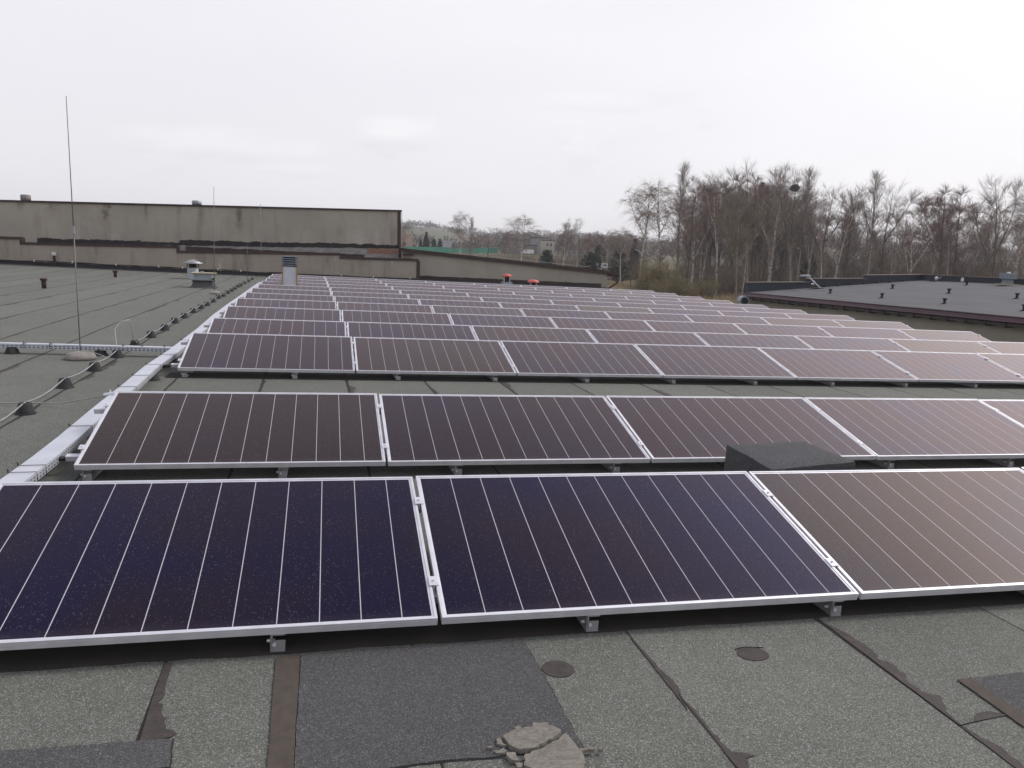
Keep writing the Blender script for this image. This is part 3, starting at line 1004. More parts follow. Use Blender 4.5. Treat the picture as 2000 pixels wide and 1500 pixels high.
def along(path, ys):
    out = []
    for y in ys:
        for (xa, ya), (xb, yb) in zip(path, path[1:]):
            if ya <= y <= yb:
                t = (y - ya) / (yb - ya)
                x = xa + (xb - xa) * t
                n = Vector((yb - ya, -(xb - xa), 0)).normalized()
                out.append((Vector((x, y, roofz(x, y) + 0.135)), n, 0.135, 0.06))
    return out


ties(tr, o0, along(main_path, [5.03, 5.18, 6.25, 7.9, 8.55, 9.3, 10.1, 11.6]))
cross = [(-9.5, 10.98), (-6.0, 10.98), (-3.99, 10.98), (-2.92, 10.95), (-1.96, 10.90)]
tr2, TP2, TN2, o2 = tray(cross, 0.10, 0.125, 0.055, 'galvanised perforated cable tray crossing the left roof on rubber feet')
s = MB()
for x in (-3.7, -3.4, -2.55, -2.32, -2.05):
    z = roofz(x, 10.93) + 0.125
    s = MB()
    s.tube([Vector((x, 10.89 - 0.008, z - 0.05)) - o2, Vector((x, 10.89 - 0.008, z + 0.010)) - o2, Vector((x, 11.0, z + 0.010)) - o2], 0.004, 5)
    s.tube([Vector((x, 10.9, z + 0.01)) - o2, Vector((x, 10.9, z + 0.035)) - o2], 0.004, 4)
    s.build('cable_tie', M['black'], tr2)

rubber0 = cone_mesh().build('rubber_support', M['rubber'], smooth=True)
m_ = rubber0.modifiers.new('edge', 'EDGE_SPLIT')
m_.split_angle = R(40)
rubber_used = [False]


def cone_at(x, y, label, group, sc=(1, 1, 1), rotz=0.0):
    if not rubber_used[0]:
        o, rubber_used[0] = rubber0, True
    else:
        o = rubber0.copy()
        COL.objects.link(o)
    o.location = (x, y, roofz(x, y))
    o.scale = sc
    o.rotation_euler = (0, 0, rotz)
    tag(o, label, 'rubber support', group)
    return o


CONES = [(-2.49, 6.30), (-2.509, 7.335), (-2.565, 8.589), (-2.572, 9.679), (-2.592, 10.774), (-2.60, 11.79), (-2.616, 12.919), (-2.605, 13.943), (-2.665, 15.174), (-2.674, 16.252), (-2.708, 17.523),
         (-2.723, 18.686), (-2.727, 19.67), (-2.751, 20.911), (-2.802, 22.309), (-2.782, 23.24), (-2.841, 24.715), (-2.845, 25.822), (-2.879, 27.006), (-2.915, 28.302), (-2.933, 29.5),
         (-2.973, 31.217), (-2.997, 33.121), (-2.997, 34.734)]
rc = random.Random(8)
for i, (x, y) in enumerate(CONES):
    if i == 0:
        continue
    if i == 1:
        lab = 'nearest black rubber cone carrying the lightning wire'
    elif i == 5:
        lab = 'black rubber cone under the lightning wire, tucked behind the perforated tray'
    elif i == len(CONES) - 1:
        lab = 'farthest black rubber cone under the lightning wire, before the back wall'
    elif i < 13:
        lab = 'black rubber cone carrying the lightning wire, %s from the front' % ORD[i - 1]
    else:
        lab = 'far black rubber cone carrying the lightning wire, %s from the back wall' % ORD[len(CONES) - 1 - i]
    cone_at(x, y, lab, 'rubber cones under the lightning wire', (1, 1, 1), rc.uniform(0, 6))
for i, x in enumerate((-3.85, -2.83)):
    cone_at(x, 10.95, ['black rubber foot under the crossing tray near the left edge', 'black rubber foot under the crossing tray behind the concrete rod base'][i], 'rubber feet under the cable trays', (1.1, 1.1, 0.9))
for i, y in enumerate((5.02, 6.5, 7.95, 9.1, 10.35)):
    x = interp(y, [(b, a) for a, b in main_path])
    cone_at(x + 0.02, y, 'black rubber foot under the long cable tray, %s from the front' % ORD[i], 'rubber feet under the cable trays', (1, 1, 0.9))

# ------------------------------------------------------------------ lightning wires and rods
wm = MB()
pts = []
run = CONES[:5]
for (xa, ya), (xb, yb) in zip(run, run[1:]):
    for k in range(5):
        t = k / 5
        x, y = xa + (xb - xa) * t, ya + (yb - ya) * t
        sag = -0.030 * math.sin(math.pi * t) + 0.004 * noise.noise(Vector((y * 2, 0, 0)))
        pts.append((x + 0.012 * noise.noise(Vector((y * 1.3, 1, 0))), y, roofz(x, y) + 0.094 + sag))
x, y = run[-1]
pts += [(x, y, roofz(x, y) + 0.094), (-2.66, 11.05, 0.10), (-2.70, 11.2, 0.16), (-2.735, 11.3, 0.28), (-2.70, 11.4, 0.36), (-2.67, 11.42, 0.385), (-2.60, 11.5, 0.395), (-2.575, 11.5, 0.37), (-2.565, 11.5, 0.24),
        (-2.56, 11.55, 0.12), (-2.55, 11.65, 0.07)]
run = CONES[5:]
for (xa, ya), (xb, yb) in zip(run, run[1:]):
    for k in range(4):
        t = k / 4
        x, y = xa + (xb - xa) * t, ya + (yb - ya) * t
        if y < 11.85:
            continue
        pts.append((x, y, roofz(x, y) + 0.094 - 0.035 * math.sin(math.pi * t)))
pts.append((CONES[-1][0], CONES[-1][1], roofz(*CONES[-1]) + 0.094))
wm.tube(pts, 0.0062, 6)
wo_ = wm.build('lightning_wire', M['wire'], smooth=True)
tag(wo_, 'pale lightning conductor wire looping over the cross tray and along the rubber cones', 'wire')
wm = MB()
pts = []
for i in range(25):
    t = i / 24
    x = -6.0 + (4.18) * t
    y = 7.75 - 0.05 * t - 0.35 * max(0, t - 0.75) * 2
    pts.append((x, y, roofz(x, y) + 0.012 + 0.02 * math.sin(t * 9) ** 2 + max(0, t - 0.88) * 1.1))
wm.tube(pts, 0.006, 6)
wo_ = wm.build('earth_wire', M['wire'], smooth=True)
tag(wo_, 'pale earthing wire lying across the left roof to the second panel row', 'wire')
cl2 = MB()
cl2.tube([(-1.93, 7.52, 0.075), (-1.80, 7.50, 0.10)], 0.02, 8)
cl2.tube([(-1.88, 7.52, 0.055), (-1.88, 7.52, 0.125)], 0.008, 6)
o = cl2.build('wire_clamp', M['alu'])
tag(o, 'small silver clamp joining the earthing wire to the second panel row', 'clamp')


def lightning_rod(x, y, top, joint, r_base, label, lean=0.0, dome=True):
    root = empty('lightning_rod', (x, y, roofz(x, y)), label, 'lightning rod')
    z0 = roofz(x, y)
    rr = MB()
    h = top - z0
    if joint:
        j = joint - z0
        rr.tube([(0, 0, 0.05), (lean * 0.5, 0, j)], 0.0068, 8)
        rr.tube([(lean * 0.5, 0, j), (lean, 0, h)], [0.006, 0.0045], 8)
        q = MB()
        q.tube([(lean * 0.5, 0, j - 0.045), (lean * 0.5, 0, j + 0.045)], 0.014, 8)
        q.box(lean * .5 - 0.018, lean * .5 + 0.018, -0.012, 0.012, j + 0.02, j + 0.035)
        q.box(lean * .5 - 0.020, lean * .5 + 0.020, -0.014, 0.014, j - 0.05, j - 0.035)
        q.build('coupling', M['galv'], root)
    else:
        rr.tube([(0, 0, 0.02), (lean, 0, h)], [0.010, 0.006], 8)
    rr.build('rod', M['rod'], root, smooth=True)
    if dome:
        d = MB()
        rb = r_base
        d.lathe([(rb * 0.93, 0.0), (rb, 0.018), (rb, 0.035), (rb * 0.93, 0.058), (rb * 0.72, 0.083), (rb * 0.4, 0.098), (rb * 0.12, 0.103), (0.004, 0.104)], n=28)
        d.build('concrete_base', M['concrete'], root, smooth=True)
    return root


lightning_rod(-2.955, 10.55, 3.11, 1.56, 0.175, 'tall nearest lightning rod on a pale domed concrete base beside the wire')
lightning_rod(-3.13, 24.15, 3.08, None, 0.17, 'thin far lightning rod on a domed base beside the box vent', 0.06)
lightning_rod(-3.17, 34.6, 1.50, None, 0.1, 'short thin lightning rod at the end of the wire by the back wall', 0.02, False)
# drop wire from rod base to conductor
wm = MB()
wm.tube([(-2.94, 10.53, 0.085), (-2.80, 10.50, 0.075), (-2.66, 10.38, 0.05), (-2.60, 10.28, 0.045)], 0.005, 6)
o = wm.build('connecting_wire', M['wire'])
tag(o, 'short wire from the concrete rod base to the lightning wire', 'wire')
wm = MB()
wm.tube([(-3.13, 24.1, 0.10), (-3.35, 23.3, 0.05), (-3.36, 22.6, 0.17), (-3.2, 22.4, 0.18), (-2.9, 22.35, 0.10), (-2.80, 22.31, 0.12)], 0.006, 5)
o = wm.build('connecting_wire', M['wire'])
tag(o, 'thin looped wire at the far domed rod base beside the cones', 'wire')
wm = MB()
wm.tube([(-2.9, 23.2, 0.11), (-2.3, 22.7, 0.06), (-1.95, 22.1, 0.15)], 0.006, 5)
o = wm.build('connecting_wire', M['wire'])
tag(o, 'thin wire from the cones to the ninth panel row', 'wire')

# black cable ends by the rail stubs
for r in (1, 2):
    pos = Vector((X0[r], YR[r], ZR[r]))
    y = YR[r] + RAIL_F[0] * PL * ct
    z = ZR[r] + RAIL_F[0] * PL * st_ - 0.055
    s = MB()
    s.tube([(pos.x - 0.105, y, z), (pos.x - 0.16, y - 0.005, z - 0.003), (pos.x - 0.21, y - 0.01, z - 0.02), (pos.x - 0.25, y - 0.02, z - 0.05)], [0.016, 0.018, 0.017, 0.014], 8)
    o = s.build('cable_conduit', M['black'], smooth=True)
    tag(o, 'short black cable conduit from the rail end of the %s row into the tray' % ORD[r], 'conduit')

# ------------------------------------------------------------------ roof vents
def capvent():
    x, y = -5.10, 33.3
    root = empty('capped_vent', (x, y, roofz(x, y)), 'grey round vent pipe with a pale conical cap before the low wall', 'vent')
    s = MB()
    s.lathe([(0.23, 0.0), (0.22, 0.02), (0.215, 0.44), (0.205, 0.45)], n=24)
    s.build('duct', M['galv'], root, smooth=True)
    s = MB()
    s.lathe([(0.13, 0.44), (0.13, 0.62)], n=16)
    s.build('inner_pipe', M['darkopen'], root, smooth=True)
    s = MB()
    for k in range(6):
        a = k * math.pi / 3 + 0.3
        s = MB()
        s.tube([(0.205 * math.cos(a), 0.205 * math.sin(a), 0.42), (0.205 * math.cos(a), 0.205 * math.sin(a), 0.64)], 0.018, 5)
        s.build('strut', M['rust'], root)
    s = MB()
    s.lathe([(0.40, 0.61), (0.41, 0.625), (0.21, 0.71), (0.02, 0.775), (0.004, 0.776)], n=28)
    s.build('conical_cap', M['alu_dull'], root, smooth=True)


def boxvent():
    x, y = -3.86, 27.3
    root = empty('box_vent', (x, y, roofz(x, y)), 'square grey box vent with a buff lid and flared felt base', 'vent')
    s = MB()
    n, prof = 4, [(0.42, 0.0), (0.34, 0.06), (0.305, 0.13), (0.29, 0.23)]
    for (ra, za), (rb, zb) in zip(prof, prof[1:]):
        s.box(-ra, ra, -ra, ra, za, zb, (rb / ra, rb / ra))
    s.build('flared_base', M['feltdark'], root)
    s = MB()
    s.box(-0.275, 0.275, -0.275, 0.275, 0.232, 0.46)
    s.build('box_body', M['galv'], root, bevel=0.008)
    s = MB()
    s.box(-0.315, 0.315, -0.315, 0.315, 0.21, 0.245)
    s.build('band', M['rubber'], root)
    s = MB()
    s.box(-0.37, 0.37, -0.37, 0.37, 0.462, 0.485)
    s.build('lid', M['wood_buff'], root)
    s = MB()
    s.box(-0.10, 0.0, 0.0, 0.1, 0.487, 0.53)
    s.build('lid_block', M['alu_dull'], root)
    s = MB()
    s.box(-0.04, 0.04, -0.03, 0.03, -0.03, 0.03)
    q = s.build('bracket', M['black'], root)
    q.location = (0.33, -0.28, 0.30)


def louver():
    x, y = -1.045, 24.95
    z = roofz(x, y)
    root = empty('louvred_chimney', (x, y, z), 'tall pale sheet metal chimney with a louvred head among the panel rows', 'chimney')
    hb = 0.875 - z
    s = MB()
    s.box(-0.195, 0.195, -0.195, 0.195, 0.0, hb)
    for zz in (0.30, 0.50, 0.69):
        s.box(-0.198, 0.198, -0.198, 0.198, zz, zz + 0.008)
    s.build('shaft', M['tray'], root)
    s = MB()
    for sx_ in (-1, 1):
        for sy_ in (-1, 1):
            s = MB()
            s.box(sx_ * 0.205 - 0.016, sx_ * 0.205 + 0.016, sy_ * 0.205 - 0.016, sy_ * 0.205 + 0.016, 0, hb - 0.01)
            s.build('corner_angle', M['mustard'], root)
    s = MB()
    s.box(-0.215, 0.215, -0.215, 0.215, hb, hb + 0.02)
    s.build('collar', M['rubber'], root)
    s = MB()
    ht = 1.165 - z
    s.box(-0.17, 0.17, -0.17, 0.17, hb + 0.02, ht)
    s.build('louvre_core', M['darkopen'], root)
    s = MB()
    n = 4
    for k in range(n):
        zz = hb + 0.028 + k * (ht - hb - 0.03) / n
        r0, r1 = 0.222, 0.20
        for a, b in (((-r0, -r0), (r0, -r0)), ((r0, -r0), (r0, r0)), ((r0, r0), (-r0, r0)), ((-r0, r0), (-r0, -r0))):
            k1 = r1 / r0
            s.quadbox([(a[0], a[1], zz), (b[0], b[1], zz), (b[0] * k1, b[1] * k1, zz + 0.026), (a[0] * k1, a[1] * k1, zz + 0.026)], (0, 0, 0.005))
    s.box(-0.235, 0.235, -0.235, 0.235, ht, ht + 0.012)
    for sx_ in (-1, 1):
        for sy_ in (-1, 1):
            s.box(sx_ * 0.215 - 0.014, sx_ * 0.215 + 0.014, sy_ * 0.215 - 0.014, sy_ * 0.215 + 0.014, hb + 0.022, ht - 0.001)
    s.build('louvre_head', M['bluegrey'], root)


def redvent(x, y, zcap, r, label):
    z = roofz(x, y)
    root = empty('domed_vent', (x, y, z), label, 'vent', 'red domed vents by the sloping hall')
    h = zcap - z
    s = MB()
    s.box(-0.21, 0.21, -0.21, 0.21, 0, max(0.1, h - 0.24))
    s.build('base_box', M['galv'], root)
    s = MB()
    s.lathe([(0.14, h - 0.24), (0.14, h - 0.01)], n=14)
    s.build('inner_pipe', M['darkopen'], root, smooth=True)
    s = MB()
    for k in range(4):
        a = k * math.pi / 2 + 0.6
        s = MB()
        s.box(0.17 * math.cos(a) - 0.025, 0.17 * math.cos(a) + 0.025, 0.17 * math.sin(a) - 0.025, 0.17 * math.sin(a) + 0.025, h - 0.24, h)
        s.build('strut', M['alu_dull'], root)
    s = MB()
    s.lathe([(r * 0.96, h - 0.015), (r, h), (r * 0.97, h + 0.03), (r * 0.85, h + 0.065), (r * 0.6, h + 0.10), (r * 0.3, h + 0.118), (0.01, h + 0.122)], n=26)
    s.build('domed_cap', M['red'], root, smooth=True)


def rustpipe(x, y, h, label):
    root = empty('vent_pipe', (x, y, roofz(x, y)), label, 'pipe', 'rusty vent pipes on the left roof')
    s = MB()
    s.lathe([(0.058, 0), (0.062, h - 0.05)], n=14)
    s.build('pipe', M['rust'], root, smooth=True)
    s = MB()
    s.lathe([(0.062, h - 0.06), (0.092, h - 0.055), (0.092, h), (0.06, h + 0.004), (0.055, h - 0.02)], n=14)
    s.build('collar', M['rust'], root, smooth=True)


capvent()
boxvent()
louver()
redvent(7.88, 34.0, 0.52, 0.215, 'red domed vent on a grey box, the left and farther of the two')
redvent(8.95, 33.4, 0.315, 0.26, 'red domed vent, the lower right one, half hidden by the panels')
rustpipe(-7.51, 23.9, 0.27, 'rusty vent pipe with collar, the nearer left one')
rustpipe(-7.70, 32.3, 0.24, 'rusty vent pipe with collar, the farther one near the low wall')

# ------------------------------------------------------------------ halls at the back
def ragged_band(x0, x1, zlo, ztop, y, th, seed, amp, step=0.05, drop=None):
    """thin raised band with a torn upper edge; zlo / ztop are functions of x"""
    s = MB()
    n = max(2, int((x1 - x0) / step))
    fr, bk = [], []
    for i in range(n + 1):
        x = x0 + (x1 - x0) * i / n
        zt_ = ztop(x) + amp * (noise.noise(Vector((x * 2.1, seed, 0))) + 0.7 * noise.noise(Vector((x * 9.0, seed, 3))))
        zl = zlo(x) + (drop * noise.noise(Vector((x * 3.0, seed, 9))) if drop else 0)
        fr.append((x, zl, zt_))
    for (xa, la, ta), (xb, lb, tb) in zip(fr, fr[1:]):
        s.add([(xa, y - th, la), (xb, y - th, lb), (xb, y - th, tb), (xa, y - th, ta), (xb, y, tb), (xa, y, ta)], [(0, 1, 2, 3), (3, 2, 4, 5)])
    return s


def bz_(x):
    return interp(x, BACK)


LB = [(-45, 1.1), (-13.6, 0.46), (-10.6, 0.44), (-6.4, 0.337), (-3.1, 0.262), (1.5, 0.182), (4.0, 0.152)]


def low_hall():
    root = empty('low_hall', (0, 38, 0), 'low stained render parapet hall with stepped brown coping behind the array', 'building')
    root.location = (0, 0, 0)
    Y = 38.0
    top = [(-45, 1.30), (-12.74, 1.46), (-12.73, 1.245), (-6.46, 1.32), (-6.45, 1.11), (0.70, 1.25), (0.71, 1.09), (4.40, 1.09)]
    s = MB()
    n = len(top)
    # front wall as columns so the stepped outline stays planar
    for (xa, za), (xb, zb) in zip(top, top[1:]):
        if xb - xa < 0.1:
            continue
        s.add([(xa, Y, -4.5), (xb, Y, -4.5), (xb, Y, zb), (xa, Y, za), (xa, Y + 0.3, za), (xb, Y + 0.3, zb), (xa, Y + 0.3, -4.5), (xb, Y + 0.3, -4.5)], [(0, 1, 2, 3), (3, 2, 5, 4), (4, 5, 7, 6)])
    for xs_, za, zb in ((-12.735, 1.245, 1.46), (-6.455, 1.11, 1.32), (0.705, 1.09, 1.25)):
        s.add([(xs_, Y, za), (xs_, Y + 0.3, za), (xs_, Y + 0.3, zb), (xs_, Y, zb)], [(0, 1, 2, 3)])
    s.add([(4.4, Y, -4.5), (4.4, Y + 0.88, -4.5), (4.4, Y + 0.88, 0.86), (4.4, Y + 0.3, 1.09), (4.4, Y, 1.09)], [(0, 1, 2, 3, 4)])
    s.build('wall', M['wall_low'], root)
    s = MB()
    for (xa, za), (xb, zb) in zip(top, top[1:]):
        if xb - xa < 0.1:
            s.box(xa - 0.02, xa + 0.075, Y - 0.05, Y + 0.34, min(za, zb) - 0.07, max(za, zb) - 0.002)
            continue
        s.quadbox([(xa - 0.02, Y - 0.055, za - 0.075), (xb + 0.02, Y - 0.055, zb - 0.075), (xb + 0.02, Y + 0.35, zb - 0.075), (xa - 0.02, Y + 0.35, za - 0.075)], (0, 0, 0.105))
    s.box(4.31, 4.47, Y - 0.04, Y + 0.10, -0.3, 1.02)
    s.build('coping', M['brown'], root)
    s = MB()
    s.add([(-45, 38.3, 0.80), (4.4, 38.3, 0.80), (4.4, 39.62, 0.86), (-45, 39.62, 0.86)], [(0, 1, 2, 3)])
    s.build('low_roof', M['feltdark'], root)
    s = ragged_band(-45, 4.3, lambda x: bz_(x) - 0.3, lambda x: interp(x, LB), Y, 0.02, 1.7, 0.03)
    s.build('bitumen_flashing', M['bitumen'], root)
    # upstand fillet of roof felt at the wall foot
    s = MB()
    for xa, xb in zip(range(-45, 4), range(-44, 5)):
        s.add([(xa, Y - 0.65, bz_(xa) - 0.05), (xb, Y - 0.65, bz_(xb) - 0.05), (xb, Y - 0.021, bz_(xb) + 0.03), (xa, Y - 0.021, bz_(xa) + 0.03)], [(0, 1, 2, 3)])
    s.build('felt_fillet', M['feltdark'], root)
    # cable clipped along the wall foot
    s = MB()
    pts = []
    x = -16.0
    while x < 4.3:
        pts.append((x, Y - 0.045, interp(x, LB) + 0.025 + 0.05 * noise.noise(Vector((x * 0.8, 3, 0)))))
        x += 0.25
    s.tube(pts, 0.016, 5)
    cab = s.build('wall_cable', M['black'])
    tag(cab, 'black cable clipped along the foot of the low stained wall', 'cable')
    s = MB()
    for xc in (-14.9, -12.3, -10.68, -9.10, -7.15, -6.22, -4.80, -3.85, -1.38, 0.8, 2.2, 4.0):
        i = min(range(len(pts)), key=lambda q: abs(pts[q][0] - xc))
        p = pts[i]
        s = MB()
        s.box(p[0] - 0.022, p[0] + 0.022, p[1] - 0.025, p[1] + 0.03, p[2] - 0.03, p[2] + 0.06)
        s.build('clip', M['white'], cab)
    # junction box
    s = MB()
    s.box(-0.075, 0.075, -0.09, 0.0, -0.07, 0.07)
    jb = empty('junction_box', (-11.46, Y, 0.82), 'small white box on the low wall with a dark cable below', 'junction box')
    s.build('box', M['white'], jb, bevel=0.01)
    s = MB()
    s.tube([(0, -0.04, -0.07), (0.0, -0.05, -0.22), (0.02, -0.05, -0.30)], 0.05, 6)
    s.tube([(0.02, -0.05, -0.26), (0.15, -0.05, -0.42), (0.42, -0.05, -0.56), (0.8, -0.05, -0.66)], 0.018, 5)
    s.tube([(0.0, -0.05, -0.28), (-0.1, -0.05, -0.40), (-0.3, -0.05, -0.46), (-0.9, -0.05, -0.45)], 0.018, 5)
    s.build('lead', M['black'], jb)


def high_hall():
    root = empty('high_hall', (0, 0, 0), 'taller streaked render hall with a dark roof edge, rising behind the low wall', 'building')
    Y = 39.6
    def tp(x):
        return 3.04 + (x + 14) * 0.0222
    s = MB()
    xa, xb = -45, 3.62
    s.add([(xa, Y, -4.5), (xb, Y, -4.5), (xb, Y, tp(xb)), (xa, Y, tp(xa)), (xa, Y + 22, -4.5), (xb, Y + 22, -4.5), (xb, Y + 22, tp(xb)), (xa, Y + 22, tp(xa))],
          [(0, 1, 2, 3), (1, 5, 6, 2), (3, 2, 6, 7), (5, 4, 7, 6), (4, 0, 3, 7)])
    s.build('wall', M['wall_high'], root)
    s = MB()
    s.quadbox([(xa, Y - 0.08, tp(xa) - 0.03), (xb + 0.10, Y - 0.08, tp(xb) - 0.03), (xb + 0.10, Y + 22.1, tp(xb) - 0.03), (xa, Y + 22.1, tp(xa) - 0.03)], (0, 0, 0.075))
    s.build('roof', M['brown'], root)
    s = MB()
    s.box(xb - 0.10, xb + 0.06, Y - 0.05, Y + 0.25, 1.70, tp(xb) - 0.032)
    s.box(xb - 0.04, xb + 0.055, Y - 0.04, Y + 0.20, 1.18, 1.70)
    s.build('corner_flashing', M['brown'], root)
    f1 = lambda x: 1.23 + 0.027 * (x + 9.5)
    s = ragged_band(-12.6, -8.3, lambda x: 1.27, lambda x: 1.47 + 0.01 * (x + 12.6), Y, 0.02, 4.2, 0.07, 0.04)
    s.build('torn_flashing', M['bitumen'], root)
    s = ragged_band(-9.5, 3.58, lambda x: 1.30 + 0.022 * (x + 9.5), lambda x: (1.58 + 0.015 * (x + 9.5)) if x > -6.6 else (1.45 + 0.02 * (x + 9.5)), Y, 0.018, 7.7, 0.055, 0.03, 0.04)
    s.build('torn_flashing', M['bitumen'], root)
    s = ragged_band(-6.35, 1.9, lambda x: 1.0, lambda x: 1.33 - 0.012 * (x + 6.3), Y, 0.028, 5.1, 0.045, 0.04)
    s.build('torn_flashing', M['brown'], root)
    s = ragged_band(-9.5, 3.55, lambda x: 1.0, lambda x: 1.33 + 0.022 * (x + 9.5), Y, 0.006, 2.1, 0.01, 0.3)
    s.build('cement_band', M['cement'], root)
    s = MB()
    for j in range(3):
        for i in range(4):
            a = 2.02 + i * 0.38 + (0.1 if j % 2 else 0)
            s.box(a, a + 0.36, Y - 0.012 - 0.002 * ((i + j) % 3), Y - 0.007, 1.30 + j * 0.085, 1.375 + j * 0.085)
    s.build('brick_patch', M['brick'], root)
    for nm, X, w_, h_, lab in (('roof_cowl', -13.35, 0.42, 0.30, 'pale round roof cowl on the tall hall, far left'), ('roof_cowl', -5.98, 0.44, 0.24, 'ribbed grey round roof cowl on the tall hall near the far rod')):
        r0 = empty(nm, (X, Y + 1.2, tp(X) + 0.06), lab, 'roof vent', 'cowls on the tall hall roof')
        s = MB()
        s.lathe([(0.20, -0.05), (0.20, h_ * 0.4), (0.19, h_ * .45)], n=18)
        s.build('neck', M['bluegrey'], r0, smooth=True)
        s = MB()
        s.lathe([(w_ / 2, h_ * 0.2), (w_ / 2 * 1.02, h_ * 0.5), (w_ / 2, h_ * 0.9), (w_ / 2 * 0.85, h_), (0.02, h_ * 1.02)], n=18)
        s.build('cap', M['galv'] if X > -10 else M['concrete'], r0, smooth=True)
    for X, zt_, lab in ((-2.95, 3.42, 'thin lightning rod standing between the low wall and the tall hall'), (3.78, 3.48, 'thin lightning rod at the right corner of the tall hall')):
        s = MB()
        s.tube([(X, Y - 0.25 if X < 0 else Y + 0.6, 0.85), (X, Y - 0.25 if X < 0 else Y + 0.6, zt_)], 0.012, 6)
        o = s.build('lightning_rod', M['wire'])
        tag(o, lab, 'lightning rod')


def third_hall():
    root = empty('sloping_hall', (0, 0, 0), 'plain render hall whose brown roof edge slopes down to the right', 'building')
    Y = 38.9
    def tp(x):
        return 1.60 - (x - 3.62) * (0.80 / 11.0)
    s = MB()
    xa, xb = 3.70, 14.42
    s.add([(xa, Y, -4.5), (xb, Y, -4.5), (xb, Y, tp(xb) - 0.05), (xa, Y, tp(xa) - 0.05), (xa, Y + 24, -4.5), (xb, Y + 24, -4.5), (xb, Y + 24, tp(xb) - 0.05), (xa, Y + 24, tp(xa) - 0.05)],
          [(0, 1, 2, 3), (1, 5, 6, 2), (3, 2, 6, 7), (5, 4, 7, 6), (4, 0, 3, 7)])
    s.build('wall', M['wall_third'], root)
    s = MB()
    xe = 14.93
    s.quadbox([(3.70, Y - 0.14, tp(3.7) - 0.10), (xe, Y - 0.14, tp(xe) - 0.10), (xe, Y + 24.1, tp(xe) - 0.10), (3.70, Y + 24.1, tp(3.7) - 0.10)], (0, 0, 0.125))
    s.quadbox([(3.70, Y - 0.16, tp(3.7) - 0.145), (xe - .002, Y - 0.16, tp(xe) - 0.145), (xe - .002, Y - 0.10, tp(xe) - 0.145), (3.70, Y - 0.10, tp(3.7) - 0.145)], (0, 0, 0.13))
    s.build('roof', M['brown'], root)
    s = MB()
    s.box(14.44, 14.90, Y - 0.10, Y + 0.5, tp(14.7) - 0.24, tp(14.7) - 0.115)
    s.tube([(15.0, Y - 0.15, tp(15) - 0.17), (15.0, Y + 20, tp(15) - 0.17)], 0.075, 10)
    s.build('gutter', M['brown'], root)
    s = MB()
    s.tube([(14.98, Y - 0.05, 0.62), (14.98, Y - 0.05, 0.42), (15.02, Y - 0.05, 0.30), (14.98, Y - 0.05, 0.22), (14.5, Y - 0.05, -0.08), (14.40, Y - 0.07, -0.22), (14.38, Y - 0.07, -0.7)], 0.05, 8)
    s.build('downpipe', M['brown'], root, smooth=True)
    s = ragged_band(4.5, 14.1, lambda x: bz_(x) - 0.3, lambda x: 0.30 - (x - 4.97) * 0.0157, Y, 0.02, 8.8, 0.018)
    s.build('bitumen_flashing', noisy('brown_bitumen', (0.055, 0.036, 0.033), (0.036, 0.027, 0.026), 5, 0.7), root)
    s = MB()
    xs_ = [4.42 + 0.6 * i for i in range(18)]
    for xa_, xb_ in zip(xs_, xs_[1:]):
        s.add([(xa_, Y - 0.9, bz_(xa_) - 0.12), (xb_, Y - 0.9, bz_(xb_) - 0.12), (xb_, Y - 0.022, bz_(xb_) + 0.06), (xa_, Y - 0.022, bz_(xa_) + 0.06)], [(0, 1, 2, 3)])
    s.build('felt_fillet', M['parapet'], root)
    # small ledges in the corner against the taller hall
    s = MB()
    s.box(3.72, 4.22, Y - 0.30, Y - 0.002, 1.30, 1.37)
    s.box(3.72, 4.18, Y - 0.28, Y - 0.003, 1.08, 1.14)
    s.build('corner_ledge', M['brown'], root)
    # railing wire along the roof edge
    s = MB()
    yy = Y + 3.0
    s.tube([(7.6, yy, tp(7.6) + 0.16), (10, yy, tp(10) + 0.14), (14.5, yy, tp(14.5) + 0.16)], 0.012, 5)
    for x in (7.6, 8.8, 10, 11.3, 12.6, 13.9):
        s.tube([(x, yy, tp(x) - 0.02), (x, yy, tp(x) + 0.15)], 0.010, 4)
    s.tube([(14.45, Y + 0.3, tp(14.45)), (14.45, Y + 0.3, tp(14.45) + 0.45)], 0.010, 5)
    o = s.build('roof_wire', M['wire'])
    tag(o, 'thin wire on short posts along the sloping hall roof', 'wire')


low_hall()
high_hall()
third_hall()


# ------------------------------------------------------------------ neighbouring building on the right
def rz2(x, y):
    return 0.425 + (x - 16.5) * 0.0868 - (y - 15.48) * 0.0075 if False else RK[0] * x + RK[1] * y + RK[2]


RK = (0.08676, -0.00680, -0.9069)
xx = (16.5 * RK[0] + 15.48 * RK[1] + RK[2])


